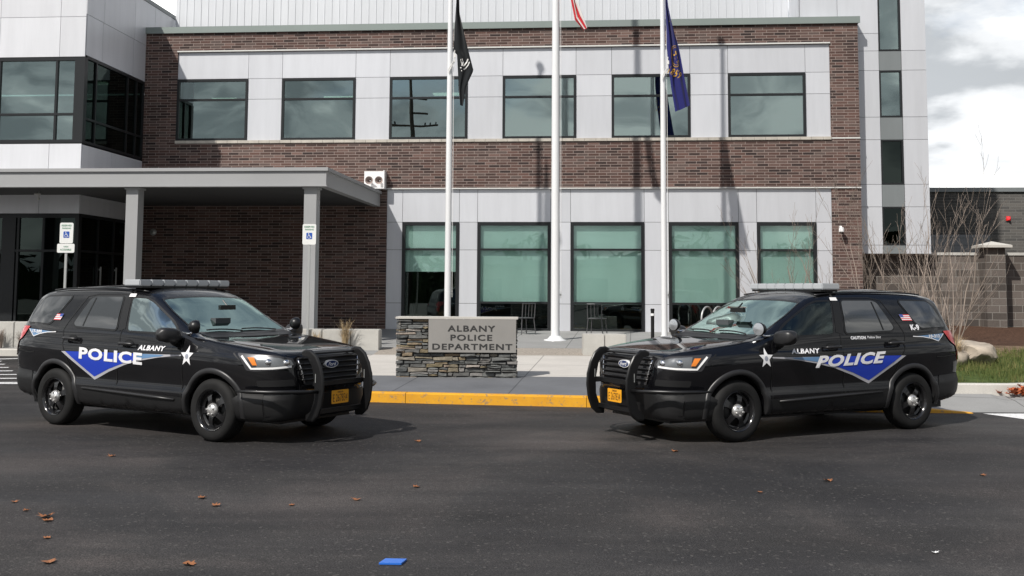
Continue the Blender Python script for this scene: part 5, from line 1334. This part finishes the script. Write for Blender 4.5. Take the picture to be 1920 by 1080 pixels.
    q = M(); q.box(xc-.13, xc+.13, -hl_+.03, hl_-.03, zb_+.02, zb_+.065); q.build('lightbar_core', LBARD, lbp)
    for y in (-.45, .45): q = M(); q.box(xc-.06, xc+.06, y-.05, y+.05, 1.72, zb_-.025); q.build('bar_foot', BLACK, lbp)
    for s_ in (1, -1):
        q = M(); q.tube([(xc, s_*(hl_-.12), zb_-.02), (xc, s_*.70, 1.72), (xc, s_*.715, 1.665)], .016, 6); q.build('bar_strap', BLACK, lbp)
        P, F = fill2d([(xc-.06, 1.655), (xc+.06, 1.655), (xc+.055, 1.695), (xc-.055, 1.695)], .05); proj(P, F, 'side', .012, s_).build('strap_pad', WHITE, lbp, fix=False)
    # ---------------- markings
    swo = [(-.50, .985), (-.8, .978), (-1.2, .972), (-1.8, .966), (-2.72, .955)]
    low = [(-2.08, .615), (-1.80, .73), (-1.5, .825), (-1.2, .892), (-.9, .938), (-.7, .958), (-.50, .972)]
    ti = [(-.85, .966), (-1.2, .962), (-1.8, .956), (-2.60, .948)]; tl = [(-2.085, .665), (-1.80, .765), (-1.5, .852), (-1.2, .912), (-1.0, .938), (-.85, .953)]
    for s_ in (1, -1):
        P, F = fill2d(swo+low, .1); dc = proj(P, F, 'side', .004, s_).build('arrow_outline', DSILV, car, smooth=True, fix=False)
        P, F = fill2d([(-1.28, .972), (-1.8, .967), (-2.64, .957), (-2.085, .655), (-1.80, .765), (-1.5, .852), (-1.28, .897)], .08); proj(P, F, 'side', .006, s_).build('arrow_blue', DBLUE, dc, smooth=True, fix=False)
        P, F = fill2d([(-.80, .972), (-1.28, .972), (-1.28, .897), (-1.2, .912), (-1.0, .938), (-.85, .953)], .08); proj(P, F, 'side', .0062, s_).build('arrow_slate', DSLATE, dc, smooth=True, fix=False)
        def side_text(name, txt, x0, x1, z0, z1, m, bold=.04, shear=.25, off=.009, par=None, slope=0):
            # reads from the front of the car backwards on the left side, forwards on the right side
            vs, fs = fit_text(text_geo(txt, 1, bold, shear, space=1.1), 0, 1, 0, 1)
            xa, xb = (x1, x0) if s_ > 0 else (x0, x1)        # left edge of the text in x
            P = [(xa+(xb-xa)*u, z0+(z1-z0)*v+slope*((xa+(xb-xa)*u)-(x0+x1)/2)) for u, v in vs]
            return proj(P, fs, 'side', off, s_).build(name, m, par or car, fix=False)
        side_text('police_lettering', 'POLICE', -2.36, -1.17, .855, 1.0, DWHITE, .042, .32 if s_ > 0 else .0, .011, dc, -.03)
        side_text('city_lettering', 'ALBANY', -1.27, -.80, 1.015, 1.075, DWHITE, .035, .25 if s_ > 0 else .0, .008)
        st = [(-.40+.115*(1 if k % 2 == 0 else .42)*math.sin(PI*k/5)*(.95), .972+.125*(1 if k % 2 == 0 else .42)*math.cos(PI*k/5)) for k in range(10)]
        P, F = fill2d(st, .05); so_ = proj(P, F, 'side', .008, s_).build('star', DWHITE, car, smooth=True, fix=False)
        P, F = fill2d([(-.40+.026*math.cos(a), .970+.03*math.sin(a)) for a in np.linspace(0, 2*PI, 14, endpoint=False)], .05); proj(P, F, 'side', .010, s_).build('star_seal', mat('seal_grey', (.3, .32, .38), .4) if 'seal_grey' not in MATS else MATS['seal_grey'], so_, fix=False)
        # unit number with its small arrow
        P, F = fill2d([(-2.92, 1.195), (-3.12, 1.205), (-3.52, 1.225), (-3.38, 1.13), (-3.24, 1.165), (-3.1, 1.185)], .07); ua = proj(P, F, 'side', .007, s_).build('unit_arrow', DSLATE, car, smooth=True, fix=False)
        P, F = line_strip([(-3.51, 1.222), (-3.38, 1.128), (-3.24, 1.165), (-3.08, 1.188), (-2.90, 1.196)], .010); proj(P, F, 'side', .009, s_).build('unit_outline', DWHITE, ua, smooth=True, fix=False)
        side_text('unit_number', unit, -3.42, -3.20, 1.172, 1.212, DWHITE, .05, .0, .011, ua)
        # flag decal
        fx0, fx1, fz0, fz1 = ((-3.04, -2.90, 1.345, 1.425) if not k9 else (-2.98, -2.80, 1.395, 1.475))
        fo = proj(*fill2d([(fx0, fz0), (fx1, fz0), (fx1+.03, fz1), (fx0+.03, fz1)], .04), 'side', .009, s_).build('flag_decal', DWHITE, car, smooth=True, fix=False)
        for k in range(4):
            z = fz0+(fz1-fz0)*(k*2+.5)/7; P, F = line_strip([(fx0+.002+.03*(k*2+.5)/7, z), (fx1+.03*(k*2+.5)/7, z)], (fz1-fz0)/8); proj(P, F, 'side', .0105, s_).build('stripe', DRED, fo, fix=False)
        xm = fx1-.065; P, F = fill2d([(xm+.022, fz0+.045), (fx1+.018, fz0+.045), (fx1+.03, fz1), (xm+.03, fz1)], .04); proj(P, F, 'side', .012, s_).build('canton', DNAVY, fo, fix=False)
        if k9:
            side_text('k9_lettering', 'K-9', -3.06, -2.90, 1.27, 1.345, DWHITE, .05, .0, .010)
            side_text('caution_lettering', 'CAUTION', -2.17, -1.90, 1.178, 1.214, DWHITE, .05, .0, .009) if False else side_text('caution_lettering', 'CAUTION', *((-2.06, -1.80) if s_ > 0 else (-2.32, -2.06)), 1.172, 1.21, DWHITE, .05, .0, .009)
            side_text('caution_lettering', 'Police Dog', *((-2.32, -2.09) if s_ > 0 else (-2.03, -1.80)), 1.176, 1.21, DWHITE, .02, .0, .009)
    return car
police_car((-2.97704, 13.34039, 0), -.54277, 'black police sport utility vehicle facing right, left of the stone sign, with unit number 17-209', '17-209', False, (.765, -1.68, 1.80))
police_car((2.24852, 13.57583, 0), PI+.47424, 'black police sport utility vehicle facing left, right of the stone sign, lettered K-9', '10-212', True, (.71, -1.72, 1.80))
